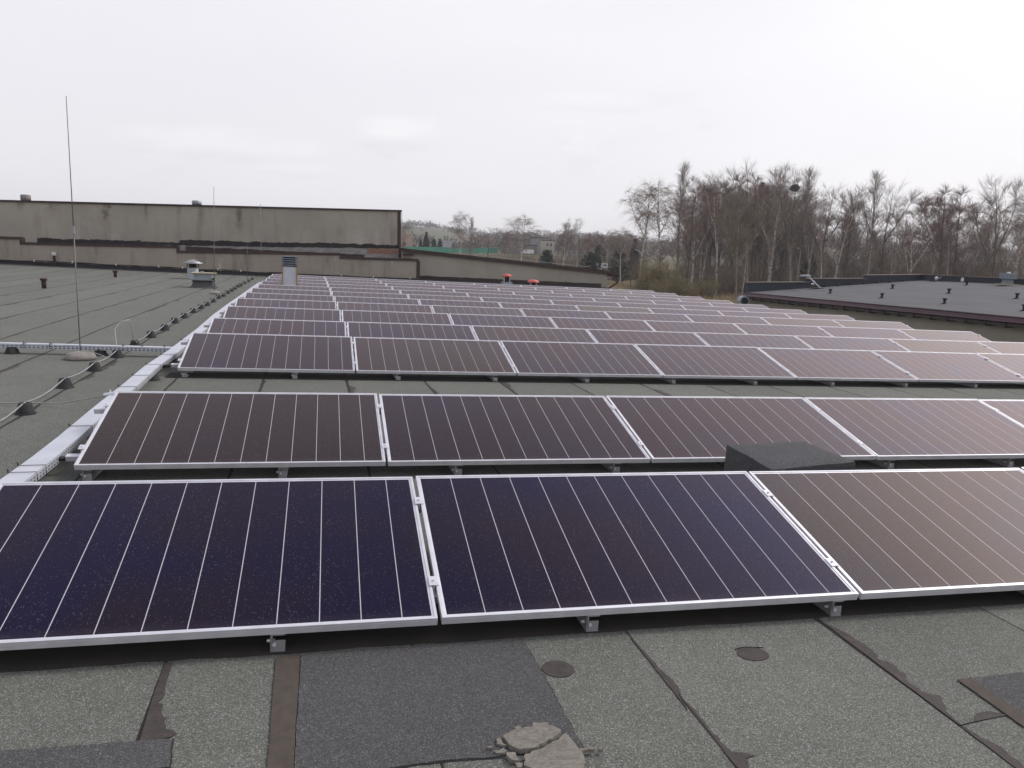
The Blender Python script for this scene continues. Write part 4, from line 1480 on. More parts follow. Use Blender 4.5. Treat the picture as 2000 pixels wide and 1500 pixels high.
def right_building():
    root = empty('neighbour_building', (0, 0, 0), 'flat roofed grey building with maroon eaves to the right of the array', 'building')
    ys = (3.0, 28.4)
    s = MB()
    s.add([(16.5, 3, -4.5), (16.5, 28.4, -4.5), (16.5, 28.4, rz2(16.5, 28.4) - 0.06), (16.5, 3, rz2(16.5, 3) - 0.06)], [(0, 3, 2, 1)])
    s.add([(16.5, 28.4, -4.5), (24.9, 28.4, -4.5), (24.9, 28.4, rz2(24.9, 28.4) - .02), (16.5, 28.4, rz2(16.5, 28.4) - .02)], [(0, 3, 2, 1)])
    s.add([(24.9, 3, -4.5), (24.9, 28.4, -4.5), (24.9, 28.4, rz2(24.9, 28.4) - .02), (24.9, 3, rz2(24.9, 3) - .02)], [(0, 1, 2, 3)])
    s.add([(16.5, 3, -4.5), (24.9, 3, -4.5), (24.9, 3, rz2(24.9, 3) - .02), (16.5, 3, rz2(16.5, 3) - .02)], [(0, 1, 2, 3)])
    s.build('wall', M['wall_right'], root)
    s = MB()
    s.add([(x, y, rz2(x, y)) for x, y in ((16.32, 3), (24.9, 3), (24.9, 28.4), (16.32, 28.4))], [(0, 1, 2, 3)])
    s.build('roof', M['roof2'], root)
    # sloping maroon sheet along the eaves, lapped lengths, the near ones redder
    y = 3.0
    rnd = random.Random(2)
    k = 0
    s = MB()
    while y < 28.35:
        y2 = min(28.38, y + 2.0)
        dz = 0.003 * (k % 2)
        q = [(16.36, y, rz2(16.36, y) + 0.006 + dz), (16.36, y2, rz2(16.36, y2) + 0.006 + dz), (16.22, y2, rz2(16.3, y2) - 0.135 + dz), (16.22, y, rz2(16.3, y) - 0.135 + dz)]
        s.add(q + [(p[0] + 0.02, p[1], p[2] - 0.02) for p in q], [(0, 1, 2, 3), (7, 6, 5, 4), (3, 2, 6, 7), (0, 3, 7, 4), (1, 5, 6, 2)])
        y = y2 - 0.002
        k += 1
    s.build('eaves_sheet', M['maroon'], root)
    s = MB()
    s.quadbox([(16.26, 3, rz2(16.3, 3) - 0.24), (16.26, 28.3, rz2(16.3, 28.3) - 0.24), (16.49, 28.3, rz2(16.3, 28.3) - 0.24), (16.49, 3, rz2(16.3, 3) - 0.24)], (0, 0, 0.075))
    s.build('soffit', noisy('grimy_soffit', (0.075, 0.058, 0.055), (0.045, 0.04, 0.04), 2, 0.8), root)
    s = MB()
    y = 3.3
    while y < 28.2:
        z = rz2(16.3, y)
        s = MB()
        s.box(16.235, 16.49, y, y + 0.05, z - 0.275, z - 0.17)
        s.build('rafter_end', M['bitumen'], root)
        y += 0.62
    # parapets
    tops = [(16.45, 0.70, 0.72), (19.20, 0.785, None), (19.20, 0.925, None), (21.94, 1.005, None), (21.94, 1.135, None), (24.70, 1.245, None)]
    s = MB()
    c = MB()
    for (xa, za), (xb, zb) in (((16.45, 0.69), (19.20, 0.780)), ((19.20, 0.92), (21.94, 1.0)), ((21.94, 1.135), (24.72, 1.245))):
        s.add([(xa, 28.3, rz2(xa, 28.3) - .05), (xb, 28.3, rz2(xb, 28.3) - .05), (xb, 28.3, zb), (xa, 28.3, za), (xa, 28.55, za), (xb, 28.55, zb), (xa, 28.55, -1), (xb, 28.55, -1)], [(0, 1, 2, 3), (3, 2, 5, 4), (4, 5, 7, 6), (1, 7, 5, 2), (0, 3, 4, 6)])
        c.quadbox([(xa - 0.02, 28.26, za + .001), (xb, 28.26, zb + .001), (xb, 28.60, zb + .001), (xa - .02, 28.60, za + .001)], (0, 0, 0.035))
    s.add([(24.58, 3, rz2(24.6, 3) - 0.05), (24.58, 28.3, rz2(24.6, 28.3) - .05), (24.58, 28.3, 1.243), (24.58, 3, 1.24), (24.86, 28.3, 1.243), (24.86, 3, 1.24)], [(0, 3, 2, 1), (3, 5, 4, 2)])
    c.quadbox([(24.54, 3, 1.244), (24.90, 3, 1.244), (24.90, 28.26, 1.247), (24.54, 28.26, 1.247)], (0, 0, 0.033))
    s.build('parapet', M['parapet'], root)
    c.build('parapet_cap', noisy('dull_cap_sheet', (0.17, 0.135, 0.125), (0.12, 0.10, 0.095), 3, 0.6), root)
    # felt buttons along the parapet foot
    s = MB()
    for x in [19.9 + 0.62 * i for i in range(8)]:
        s = MB()
        s.lathe([(0.05, 0), (0.05, 0.05), (0.02, 0.09), (0.004, 0.092)], (x, 28.2, rz2(x, 28.2)), 8)
        s.build('fillet_button', M['bitumen'], root)
    labs = {0: 'short black vent pipe on the neighbouring roof nearest the white lamp arm', 1: 'short black vent pipe standing left in the front file of the neighbouring roof',
            2: 'short black vent pipe in the middle file below the parapet corner', 3: 'short black vent pipe at the centre of the front file above the maroon eaves',
            4: 'short black vent pipe in the middle file, right of centre', 5: 'short black vent pipe close to the right parapet beside the white niche',
            6: 'short black vent pipe in the middle file near the right edge', 7: 'short black vent pipe cut by the right edge of the picture'}
    p0 = None
    for i, (x, y) in enumerate(((18.05, 25.21), (17.88, 22.24), (20.74, 25.28), (17.70, 19.34), (20.37, 22.12), (23.38, 24.58), (20.13, 19.22), (17.57, 16.51))):
        if p0 is None:
            p0 = empty('vent_pipe', (x, y, rz2(x, y)), labs[i], 'pipe', 'black vent pipes on the neighbouring roof')
            s = MB()
            s.lathe([(0.10, 0.0), (0.06, 0.012), (0.042, 0.02), (0.042, 0.13)], n=12)
            s.build('pipe', M['rubber'], p0, smooth=True)
            s = MB()
            s.lathe([(0.050, 0.125), (0.072, 0.14), (0.072, 0.158), (0.02, 0.165)], n=12)
            s.build('collar', M['rubber'], p0, smooth=True)
        else:
            copy_tree(p0, (x, y, rz2(x, y)), label=labs[i])
    # lamp arm leaning out over the roof
    lx, ly = 19.22, 27.6
    la = empty('floodlight', (lx, ly, rz2(lx, ly)), 'white arm with a flat lamp head leaning left on the neighbouring roof', 'lamp')
    s = MB()
    s.box(-0.15, 0.15, -0.12, 0.12, 0, 0.03)
    s.box(-0.42, -0.16, -0.1, 0.12, 0, 0.028)
    s.build('foot_plate', M['brown'], la)
    s = MB()
    s.tube([(0.06, 0, 0.03), (-0.48, 0.05, 0.46)], 0.022, 8)
    s.tube([(-0.20, 0.02, 0.25), (-0.25, 0.03, 0.29)], 0.03, 8)
    s.build('arm', M['white'], la)
    s = MB()
    s.lathe([(0.05, 0), (0.06, 0.03), (0.05, 0.06)], (-0.30, 0.0, 0.15), 10)
    s.build('bracket', M['alu'], la)
    s = MB()
    s.box(-0.86, -0.44, -0.09, 0.12, 0.46, 0.53, (0.8, 0.8))
    s.build('lamp_head', M['galv'], la, bevel=0.015)
    # hooked vent by the corner
    hv = empty('hooked_vent', (24.35, 27.2, rz2(24.35, 27.2)), 'small white knob with a bent pipe on a plate by the parapet corner', 'vent')
    s = MB()
    s.box(-0.22, 0.2, -0.15, 0.15, 0, 0.02)
    s.build('plate', M['brown'], hv)
    s = MB()
    s.lathe([(0.03, 0.02), (0.04, 0.08), (0.07, 0.12), (0.05, 0.18), (0.01, 0.19)], (0, 0, 0), 12)
    s.tube([(0.02, 0, 0.13), (0.10, 0, 0.11), (0.18, 0, 0.15), (0.24, 0, 0.19)], 0.012, 6)
    s.build('knob', M['white'], hv, smooth=True)
    nb_ = empty('arched_niche', (24.57, 26.05, rz2(24.5, 26.05)), 'white arched outlet in a dark frame on the right parapet', 'outlet')
    s = MB()
    s.box(-0.02, 0.0, -0.20, 0.16, 0.0, 0.24)
    s.build('surround', M['bitumen'], nb_)
    s = MB()
    pr_ = [(-0.075, 0.02), (0.075, 0.02), (0.075, 0.12)] + [(0.075 * math.cos(a), 0.12 + 0.06 * math.sin(a)) for a in (0.6, 1.2, 1.9, 2.5)] + [(-0.075, 0.12)]
    s.add([(-0.03, y, z) for y, z in pr_], [tuple(range(len(pr_)))])
    s.add([(-0.021, y, z) for y, z in pr_], [tuple(range(len(pr_) - 1, -1, -1))])
    s.build('outlet_plate', M['white'], nb_)
    rv = empty('roof_vent', (24.0, 23.4, rz2(24.0, 23.4)), 'square blue grey roof vent on a buff base at the right edge', 'vent')
    s = MB()
    s.box(-0.26, 0.26, -0.26, 0.26, 0, 0.05)
    s.build('base_plate', M['wood_buff'], rv)
    s = MB()
    s.box(-0.14, 0.14, -0.14, 0.14, 0.05, 0.24, (0.8, 0.8))
    s.build('neck', M['bluegrey'], rv)
    s = MB()
    s.box(-0.20, 0.20, -0.20, 0.20, 0.22, 0.43)
    s.build('head', M['bluegrey'], rv, bevel=0.01)
    s = MB()
    s.lathe([(0.07, 0.43), (0.06, 0.46), (0.01, 0.475)], (0, 0, 0), 10)
    s.build('cap', M['white'], rv, smooth=True)


right_building()

# bits lying at the far right end of the array
bt = empty('tarp_bundle', (14.75, 26.7, roofz(14.75, 26.7)), 'blue and white tarp bundle lying at the end of the panel rows', 'tarp')
s = MB()
rnd = random.Random(5)
for layer, (mat, z0, z1, nm) in enumerate(((None, 0, 0.14, 'blue_sheet'), (None, 0.14, 0.20, 'white_sheet'))):
    s = MB()
    n = 10
    vs_, fs = [], []
    for j in range(5):
        for i in range(n + 1):
            u, v = i / n, j / 4
            z = z1 * (1 if 0 < j < 4 else 0.2) * (0.75 + 0.4 * noise.noise(Vector((u * 6, v * 3, layer)))) + (0.02 * layer)
            vs_.append((-0.65 + 1.3 * u, -0.3 + 0.6 * v, z))
    fs = [(j * (n + 1) + i, j * (n + 1) + i + 1, (j + 1) * (n + 1) + i + 1, (j + 1) * (n + 1) + i) for j in range(4) for i in range(n)]
    s.add(vs_, fs)
    s.build(nm, noisy(nm, (0.05, 0.07, 0.38), (0.035, 0.05, 0.25), 8, 0.5) if layer == 0 else noisy(nm, (0.62, 0.63, 0.68), (0.3, 0.3, 0.36), 5, 0.5, lo=0.45, hi=0.6), bt)
dr = empty('round_fan', (15.75, 27.3, roofz(15.75, 27.3)), 'round grey fan housing standing beside the corner of the neighbouring building', 'fan')
s = MB()
s.tube([(0, -0.10, 0.30), (0, 0.14, 0.30)], 0.20, 20)
s.build('housing', M['galv'], dr)
s = MB()
s.tube([(0, -0.112, 0.30), (0, -0.101, 0.30)], 0.15, 18)
s.build('opening', M['darkopen'], dr)
s = MB()
s.box(0.02, 0.20, -0.08, 0.1, 0.0, 0.16)
s.build('foot', M['black'], dr)
s = MB()
vs_, fs = [], []
for j in range(4):
    for i in range(8):
        vs_.append((-0.32 + 0.09 * i, -0.2 + 0.13 * j, 0.02 + (0.10 if 0 < j < 3 and 0 < i < 7 else 0) * (0.7 + 0.6 * noise.noise(Vector((i * .7, j * .9, 5))))))
fs = [(j * 8 + i, j * 8 + i + 1, (j + 1) * 8 + i + 1, (j + 1) * 8 + i) for j in range(3) for i in range(7)]
s.add(vs_, fs)
o = s.build('plastic_bag', M['white'])
o.location = (14.45, 30.3, roofz(14.45, 30.3))
tag(o, 'crumpled white plastic sheet at the end of the twelfth panel row', 'plastic sheet')
#TREES#
# ------------------------------------------------------------------ vegetation
def twig_mat(name, c1, c2, rough=0.9):
    m, t, b = pbsdf(name, c1, rough, 0, 0.15)
    co = t.n('ShaderNodeTexCoord').outputs['Object']
    oi = t.n('ShaderNodeObjectInfo').outputs['Random']
    f = t.math('ADD', t.math('MULTIPLY', t.ramp(t.noise(co, 0.55, 3.0), 0.3, 0.7), 0.6), t.math('MULTIPLY', oi, 0.4))
    t.t.links.new(t.mix(f, c1, c2), b.inputs['Base Color'])
    return m


def birch_bark():
    m, t, b = pbsdf('birch_bark', (0.4, 0.38, 0.35), 0.85, 0, 0.2)
    co = t.n('ShaderNodeTexCoord').outputs['Object']
    f = t.ramp(t.noise(t.vscale(co, (2.0, 2.0, 2.6)), 1.6, 4.0, 0.65), 0.47, 0.60)
    t.t.links.new(t.mix(f, (0.55, 0.51, 0.46), (0.12, 0.10, 0.085)), b.inputs['Base Color'])
    return m


M['bark_pale'] = birch_bark()
M['bark_grey'] = noisy('grey_bark', (0.125, 0.105, 0.09), (0.065, 0.054, 0.047), 2.5, 0.9, stretch=(2, 2, .6))
M['bark_tan'] = noisy('tan_bark', (0.26, 0.215, 0.17), (0.13, 0.105, 0.085), 2.0, 0.9, stretch=(2, 2, .6))
M['tw_grey'] = twig_mat('grey_twigs', (0.26, 0.20, 0.162), (0.175, 0.136, 0.112))
M['tw_red'] = twig_mat('red_brown_twigs', (0.215, 0.135, 0.115), (0.145, 0.095, 0.082))
M['tw_olive'] = twig_mat('olive_twigs', (0.24, 0.195, 0.135), (0.17, 0.14, 0.10))
M['tw_pale'] = twig_mat('pale_twigs', (0.24, 0.195, 0.165), (0.165, 0.135, 0.115))
M['tw_thicket'] = twig_mat('thicket_stems', (0.20, 0.15, 0.11), (0.125, 0.096, 0.075))
M['bud'] = twig_mat('yellow_green_buds', (0.30, 0.25, 0.11), (0.21, 0.175, 0.085))
M['needle'] = twig_mat('dark_needles', (0.030, 0.046, 0.032), (0.018, 0.028, 0.022))
M['needle2'] = twig_mat('pine_needles', (0.045, 0.064, 0.032), (0.024, 0.036, 0.022))
M['grass_dead'] = twig_mat('dead_grass_blades', (0.42, 0.31, 0.17), (0.28, 0.21, 0.12))


def stick(mb, pts, rads, n=3):
    """light tapered tube without caps"""
    b = len(mb.v)
    L = len(pts)
    for i in range(L):
        p = pts[i]
        t = pts[min(i + 1, L - 1)] - pts[max(i - 1, 0)]
        u = t.cross(Vector((0.31, 0.17, 0.93)))
        if u.length < 1e-5:
            u = Vector((1, 0, 0))
        u.normalize()
        q = t.normalized().cross(u)
        for k in range(n):
            a = 6.28318 * k / n
            w_ = u * (math.cos(a) * rads[i]) + q * (math.sin(a) * rads[i])
            mb.v.append((p.x + w_.x, p.y + w_.y, p.z + w_.z))
    for i in range(L - 1):
        for k in range(n):
            k2 = (k + 1) % n
            mb.f.append((b + i * n + k, b + i * n + k2, b + (i + 1) * n + k2, b + (i + 1) * n + k))


def grow(p0, d0, length, steps, rnd, bend, grav):
    pts = [Vector(p0)]
    d = Vector(d0).normalized()
    for i in range(steps):
        d = (d + Vector((rnd.uniform(-bend, bend), rnd.uniform(-bend, bend), rnd.uniform(-bend, bend) + grav * (i + 1) / steps))).normalized()
        pts.append(pts[-1] + d * (length / steps))
    return pts


def sample(pts, t):
    k = t * (len(pts) - 1)
    i = min(int(k), len(pts) - 2)
    return pts[i].lerp(pts[i + 1], k - i), (pts[i + 1] - pts[i]).normalized()


def make_tree(seed, H=18.0, r0=0.19, base=0.28, reach=2.6, nprim=30, rise=0.9, nsec=6, ntw=6, tlen=0.9, grav=-0.35, tr=0.013, fork=0, lean=0.03, shape='oval', rpow=1.0):
    rnd = random.Random(seed)
    tk, cr = MB(), MB()
    leaders = []
    main = grow((0, 0, -0.5), (rnd.uniform(-lean, lean), rnd.uniform(-lean, lean), 1), H + 0.3, 12, rnd, 0.035, 0.02)
    stick(tk, main, [r0 * (1 - 0.93 * (i / 12) ** rpow) for i in range(13)], 7)
    leaders.append((main, 1.0))
    for k in range(fork):
        t = rnd.uniform(0.28, 0.60)
        p, d = sample(main, t)
        a = k * 2.4 + rnd.uniform(0, 1)
        dd = Vector((math.cos(a) * 0.5, math.sin(a) * 0.5, 1))
        l2 = grow(p, dd, H * (1 - t) * rnd.uniform(0.75, 1.0), 9, rnd, 0.06, 0.10)
        stick(tk, l2, [r0 * 0.45 * (1 - 0.92 * i / 9) for i in range(10)], 5)
        leaders.append((l2, 0.6))
    nprim, nsec, ntw, tr, tlen = int(nprim * 1.3), int(nsec * 1.1), int(ntw * 1.1), tr * 0.66, tlen * 1.1
    for k in range(nprim):
        L, wt = leaders[0] if fork == 0 or rnd.random() < 0.5 else rnd.choice(leaders[1:])
        b0 = base if wt == 1.0 else 0.18
        t = b0 + (0.985 - b0) * (k + rnd.random()) / nprim
        p, d = sample(L, t)
        q = (t - b0) / (1 - b0)
        if shape == 'oval':
            prof = math.sin(math.pi * min(1, 0.16 + 0.80 * q)) ** 0.75
        elif shape == 'cone':
            prof = (1 - q) ** 0.8 + 0.12
        elif shape == 'top':
            prof = (0.35 + 0.65 * q) * (1 - max(0, q - 0.8) * 3.2)
        else:
            prof = 0.55 + 0.3 * math.sin(q * 7 + seed)
        a = k * 2.39996 + rnd.uniform(-0.5, 0.5)
        length = 1.2 * reach * prof * rnd.uniform(0.35, 1.5) * (0.8 if wt < 1 else 1)
        up_ = rise * rnd.uniform(0.6, 1.3)
        pts = grow(p, (math.cos(a), math.sin(a), up_), length * math.sqrt(1 + up_ * up_ * 0.35), 5, rnd, 0.13, 0.06 if grav > -0.2 else -0.04)
        rp_ = max(0.012, r0 * 0.30 * (1 - 0.75 * t))
        stick(tk, pts, [rp_ * (1 - 0.78 * i / 5) for i in range(6)], 4)
        for s_ in range(nsec):
            ts = 0.22 + 0.78 * (s_ + rnd.random()) / nsec
            p2, d2 = sample(pts, min(ts, 0.999))
            sd = (d2 + Vector((rnd.uniform(-1, 1), rnd.uniform(-1, 1), rnd.uniform(-0.35, 0.75))) * 0.85).normalized()
            l2 = length * 0.45 * rnd.uniform(0.6, 1.3) * (1.15 - 0.4 * ts) + 0.4
            sp = grow(p2, sd, l2, 4, rnd, 0.16, grav * 0.35)
            stick(cr, sp, [max(tr, rp_ * 0.42) * (1 - 0.55 * i / 4) for i in range(5)], 3)
            for w_ in range(ntw):
                tt = 0.15 + 0.85 * (w_ + rnd.random()) / ntw
                p3, d3 = sample(sp, min(tt, 0.999))
                td = (d3 * 1.3 + Vector((rnd.uniform(-1, 1), rnd.uniform(-1, 1), rnd.uniform(-0.6, 0.8))) * 0.75).normalized()
                tp_ = grow(p3, td, tlen * rnd.uniform(0.5, 1.35), 3, rnd, 0.15, grav)
                stick(cr, tp_, [tr, tr * 0.9, tr * 0.75, tr * 0.4], 3)
    return tk, cr


def site(u, d, dz=0.0):
    """ground point in column u of the view at depth d"""
    p = CAM + fw * d + rt * ((u - 1000) / FPX * d) + up * (-(505 + (u - 1000) * 0.0357 - 750) / FPX * d)
    return Vector((p.x, p.y, groundz(p.x, p.y) + dz))


def height_at(u, v, d):
    return (CAM + fw * d + rt * ((u - 1000) / FPX * d) - up * ((v - 750) / FPX * d)).z


KINDS = {
    'weeping_birch': (dict(seed=11, fork=2, reach=1.9, nprim=36, rise=1.2, nsec=6, ntw=6, tlen=1.5, grav=-0.75, base=0.30, tr=0.014), 'bark_pale', 'tw_grey', 'birch_tree'),
    'birch': (dict(seed=12, fork=2, reach=1.7, nprim=38, rise=1.4, nsec=6, ntw=6, tlen=1.0, grav=-0.22, base=0.28, tr=0.013), 'bark_pale', 'tw_grey', 'birch_tree'),
    'poplar': (dict(seed=13, reach=1.5, nprim=46, rise=1.9, nsec=6, ntw=6, tlen=0.8, grav=0.12, base=0.22, tr=0.014, shape='cone', r0=0.17), 'bark_tan', 'tw_pale', 'poplar_tree'),
    'alder': (dict(seed=14, fork=1, reach=1.5, nprim=44, rise=1.2, nsec=7, ntw=8, tlen=0.9, grav=-0.1, base=0.16, tr=0.017, shape='oval'), 'bark_grey', 'tw_red', 'alder_tree'),
    'ash': (dict(seed=15, reach=2.0, nprim=38, rise=1.3, nsec=6, ntw=6, tlen=1.0, grav=0.10, base=0.34, tr=0.014, fork=3, shape='oval'), 'bark_grey', 'tw_grey', 'ash_tree'),
    'willow': (dict(seed=16, reach=2.4, nprim=46, rise=1.3, nsec=7, ntw=8, tlen=1.0, grav=0.02, base=0.10, tr=0.017, fork=3, shape='oval'), 'bark_tan', 'tw_olive', 'willow_tree'),
    'forked_birch': (dict(seed=17, reach=2.2, nprim=26, rise=1.2, nsec=6, ntw=7, tlen=1.2, grav=-0.15, base=0.30, tr=0.014, fork=3, r0=0.24, rpow=.8), 'bark_pale', 'tw_red', 'birch_tree'),
    'sapling': (dict(seed=18, reach=0.75, nprim=24, rise=2.2, nsec=5, ntw=5, tlen=0.8, grav=0.1, base=0.15, tr=0.014, r0=0.12, shape='cone'), 'bark_pale', 'tw_grey', 'birch_tree'),
    'birch_b': (dict(seed=31, reach=1.6, nprim=38, rise=1.4, nsec=6, ntw=6, tlen=1.1, grav=-0.30, base=0.35, tr=0.013, fork=2), 'bark_pale', 'tw_red', 'birch_tree'),
    'ash_b': (dict(seed=35, reach=1.8, nprim=40, rise=1.4, nsec=6, ntw=6, tlen=0.9, grav=0.12, base=0.25, tr=0.014, fork=2, shape='top'), 'bark_grey', 'tw_grey', 'ash_tree'),
}
PROTO = {}


def tree(kind, u, vtop, d, label, group='bare trees beyond the roofs', wide=1.0, rz=None, H0=18.0):
    p = site(u, d)
    H = height_at(u, vtop, d) - p.z
    k = H / H0
    rnd = random.Random(int(u * 13 + d))
    rot = (rnd.uniform(-0.025, 0.025), rnd.uniform(-0.025, 0.025), rnd.uniform(0, 6.28) if rz is None else rz)
    sc = (k * wide, k * wide, k)
    if kind not in PROTO:
        par, bark, tw, nm = KINDS[kind]
        tk, cr = make_tree(**par)
        root = empty(nm, p, label, 'tree', group, rot)
        root.scale = sc
        a = tk.build('trunk', M[bark], root, smooth=True)
        b = cr.build('crown', M[tw], root)
        PROTO[kind] = root
        return root
    c = copy_tree(PROTO[kind], p, rot, sc, label)
    c['group'] = group
    return c


# the grove on the right, left to right: kind, column, top row, depth, label, width
GROVE = [
    ('weeping_birch', 1250, 357, 112, 'weeping birch at the left end of the grove, twigs hanging clear against the sky', 1.1),
    ('weeping_birch', 1284, 356, 118, 'second weeping birch from the left end of the grove', 1.1),
    ('poplar', 1322, 328, 108, 'tall pale narrow poplar above the yellow green bushes', 1.05),
    ('alder', 1341, 372, 116, 'dark reddish narrow alder just right of the tall pale poplar', 0.95),
    ('birch', 1356, 352, 124, 'birch between the dark alder and the dense middle of the grove', 1.0),
    ('ash', 1382, 350, 128, 'grey bare ash in the left middle of the grove', 0.95),
    ('birch_b', 1402, 352, 120, 'slim reddish birch left of the big olive willow', 1.0),
    ('alder', 1424, 350, 134, 'reddish alder rising behind the left side of the olive willow', 1.1),
    ('willow', 1442, 392, 106, 'broad olive brown willow in front of the grove', 1.15),
    ('ash_b', 1455, 332, 126, 'tall thin grey tree rising over the olive willow', 0.9),
    ('alder', 1474, 346, 128, 'dark reddish alder right of the olive willow top', 1.15),
    ('birch', 1505, 330, 122, 'tall birch with a pale top, left of the nest tree', 1.0),
    ('ash', 1538, 334, 114, 'tall grey tree holding a round dark nest', 1.0),
    ('poplar', 1560, 338, 124, 'tall thin poplar just right of the nest tree', 0.9),
    ('ash_b', 1602, 376, 120, 'grey open tree above the white lamp arm', 1.15),
    ('birch_b', 1628, 388, 118, 'slim birch right of the white lamp arm', 1.0),
    ('ash', 1652, 372, 122, 'grey bare tree over the first step of the roof parapet', 0.95),
    ('poplar', 1694, 344, 116, 'tallest pointed tree in the middle right of the grove', 1.15),
    ('ash_b', 1722, 372, 120, 'grey upright tree right of the tallest pointed one', 1.0),
    ('birch', 1748, 388, 124, 'pale birch before the gap above the parapet corner', 0.9),
    ('forked_birch', 1781, 412, 104, 'low birch with white forking limbs above the parapet corner', 1.0),
    ('birch_b', 1816, 392, 120, 'birch behind the white knob on the parapet', 1.0),
    ('alder', 1838, 374, 116, 'reddish brown alder, left of a close pair', 1.25),
    ('alder', 1862, 376, 120, 'reddish brown alder, right of a close pair', 1.25),
    ('birch', 1890, 402, 122, 'lower birch right of the reddish pair', 0.9),
    ('ash_b', 1912, 410, 124, 'dim grey tree left of the tall dark ash near the right edge', 1.0),
    ('ash', 1942, 356, 104, 'tall dark ash with an open crown near the right edge', 1.05),
    ('weeping_birch', 1976, 372, 110, 'weeping birch next to the right edge behind the square roof vent', 1.0),
    ('birch', 2000, 376, 112, 'birch cut by the right edge of the picture', 1.1),
]
for kind, u, v, d, lab, wd in GROVE:
    tree(kind, u, v, d, lab, wide=wd)
# slim saplings and filler stems inside the grove
rf = random.Random(77)
kinds_f = ['sapling', 'birch_b', 'ash_b', 'sapling', 'alder', 'birch']
for i in range(62):
    u = 1330 + 700 * (i + rf.random()) / 62
    d = rf.uniform(128, 165)
    if u > 1590 and i % 3 == 0:
        continue
    tree(kinds_f[i % 6], u, rf.uniform(366, 436) + (26 if u > 1590 else 0), d, 'bare stem deep inside the grove, mixed among many others', group='trees deep inside the grove', wide=rf.uniform(1.0, 1.35))
for i in range(26):
    u = 1345 + 240 * (i + rf.random()) / 26
    tree(('birch', 'ash_b', 'birch_b', 'alder', 'ash')[i % 5], u, rf.uniform(352, 405), rf.uniform(122, 150), 'bare stem deep inside the grove, mixed among many others', group='trees deep inside the grove', wide=rf.uniform(1.0, 1.3))
for i, (u, v, d) in enumerate(((1452, 470, 100), (1462, 480, 101), (1608, 452, 100), (1640, 462, 102), (1372, 470, 104), (1500, 470, 103), (1548, 478, 102), (1700, 470, 101), (1745, 478, 102), (1850, 470, 104), (1990, 470, 100))):
    labs = ['slim pale sapling in front of the olive willow trunk', 'second slim pale sapling beside the willow, leaning', 'low pale sapling right of the lamp arm', 'low sapling over the parapet step',
            'low sapling behind the yellow bushes', 'low sapling left of the lamp arm', 'low sapling just left of the white lamp arm head', 'low sapling under the tallest pointed tree', 'low sapling left of the forked birch',
            'low sapling below the reddish pair', 'low sapling beside the square roof vent']
    tree('sapling', u, v, d, labs[i], wide=1.5)

# nest
p = site(1538, 114)
nz = height_at(1538, 369, 114)
s = MB()
rn = random.Random(6)
for i in range(260):
    a, b = rn.uniform(0, 6.28), rn.uniform(-1, 1)
    rr = 0.55 * math.sqrt(1 - b * b)
    q = Vector((rr * math.cos(a), rr * math.sin(a), 0.42 * b))
    dd = Vector((rn.uniform(-1, 1), rn.uniform(-1, 1), rn.uniform(-.6, .6))).normalized() * 0.24
    stick(s, [q - dd, q + dd], [0.03, 0.02], 3)
o = s.build('bird_nest', M['bark_grey'])
o.location = (p.x, p.y, nz)
tag(o, 'round dark nest of twigs high in a bare grey tree', 'nest')

# bare birches and trees nearer the hall roofs
for kind, u, v, d, lab, wd in (
        ('weeping_birch', 898, 413, 165, 'pale weeping birch left of centre above the sloping hall roof', 0.95),
        ('poplar', 919, 428, 168, 'thin bare tree just right of the left weeping birch', 0.9),
        ('weeping_birch', 1019, 420, 170, 'broad bare weeping birch in the middle before the dark house', 1.5),
        ('birch_b', 1101, 430, 160, 'thin leaning birch top right of the beige house', 0.8),
        ('birch', 1128, 430, 158, 'slim bare birch by the green pine, right of the beige house', 0.9),
        ('birch_b', 1139, 462, 150, 'low pale birch above the white caravan', 1.3),
        ('birch', 1183, 470, 158, 'thin pale birch over the white caravan', 1.0),
        ('weeping_birch', 1214, 444, 150, 'small birch with a flat top beside the street lamp', 1.5),
        ('ash', 785, 440, 120, 'bare shrubby tree peeping out at the corner of the tall hall', 1.0),
        ('ash', 952, 446, 230, 'hazy bare tree behind the green fence', 2.6),
        ('alder', 985, 455, 250, 'brown bare tree left of the broad weeping birch', 2.0),
        ('alder', 1090, 452, 240, 'dark bare tree just right of the beige house', 1.6),
        ('ash', 1112, 448, 250, 'dark grey tree behind the thin leaning birch', 1.6),
        ('alder', 1160, 458, 240, 'reddish tree between the pines', 2.0),
        ('alder', 1190, 462, 245, 'reddish brown tree left of the grove', 2.2),
        ('alder', 930, 460, 260, 'brown tree behind the thin bare tree', 2.0),
        ('alder', 1222, 470, 200, 'dark brown tree at the left foot of the grove', 2.2),
        ('alder', 1250, 455, 210, 'dark tree filling the foot of the left weeping birch', 2.4),
        ('alder', 1290, 460, 200, 'dark tree behind the tops of the yellow green bushes', 2.4)):
    tree(kind, u, v, d, lab, wide=wd)


kinds_m = ['ash_b', 'birch_b', 'alder', 'ash', 'alder']
for i in range(34):
    u = 925 + 330 * (i + rf.random()) / 34
    tree(kinds_m[i % 5], u, rf.uniform(448, 474), rf.uniform(322, 360) if 945 < u < 1090 else rf.uniform(240, 300), 'hazy brown bare tree among the far houses beyond the sloping hall', group='hazy bare trees among the far houses', wide=rf.uniform(1.6, 2.6))


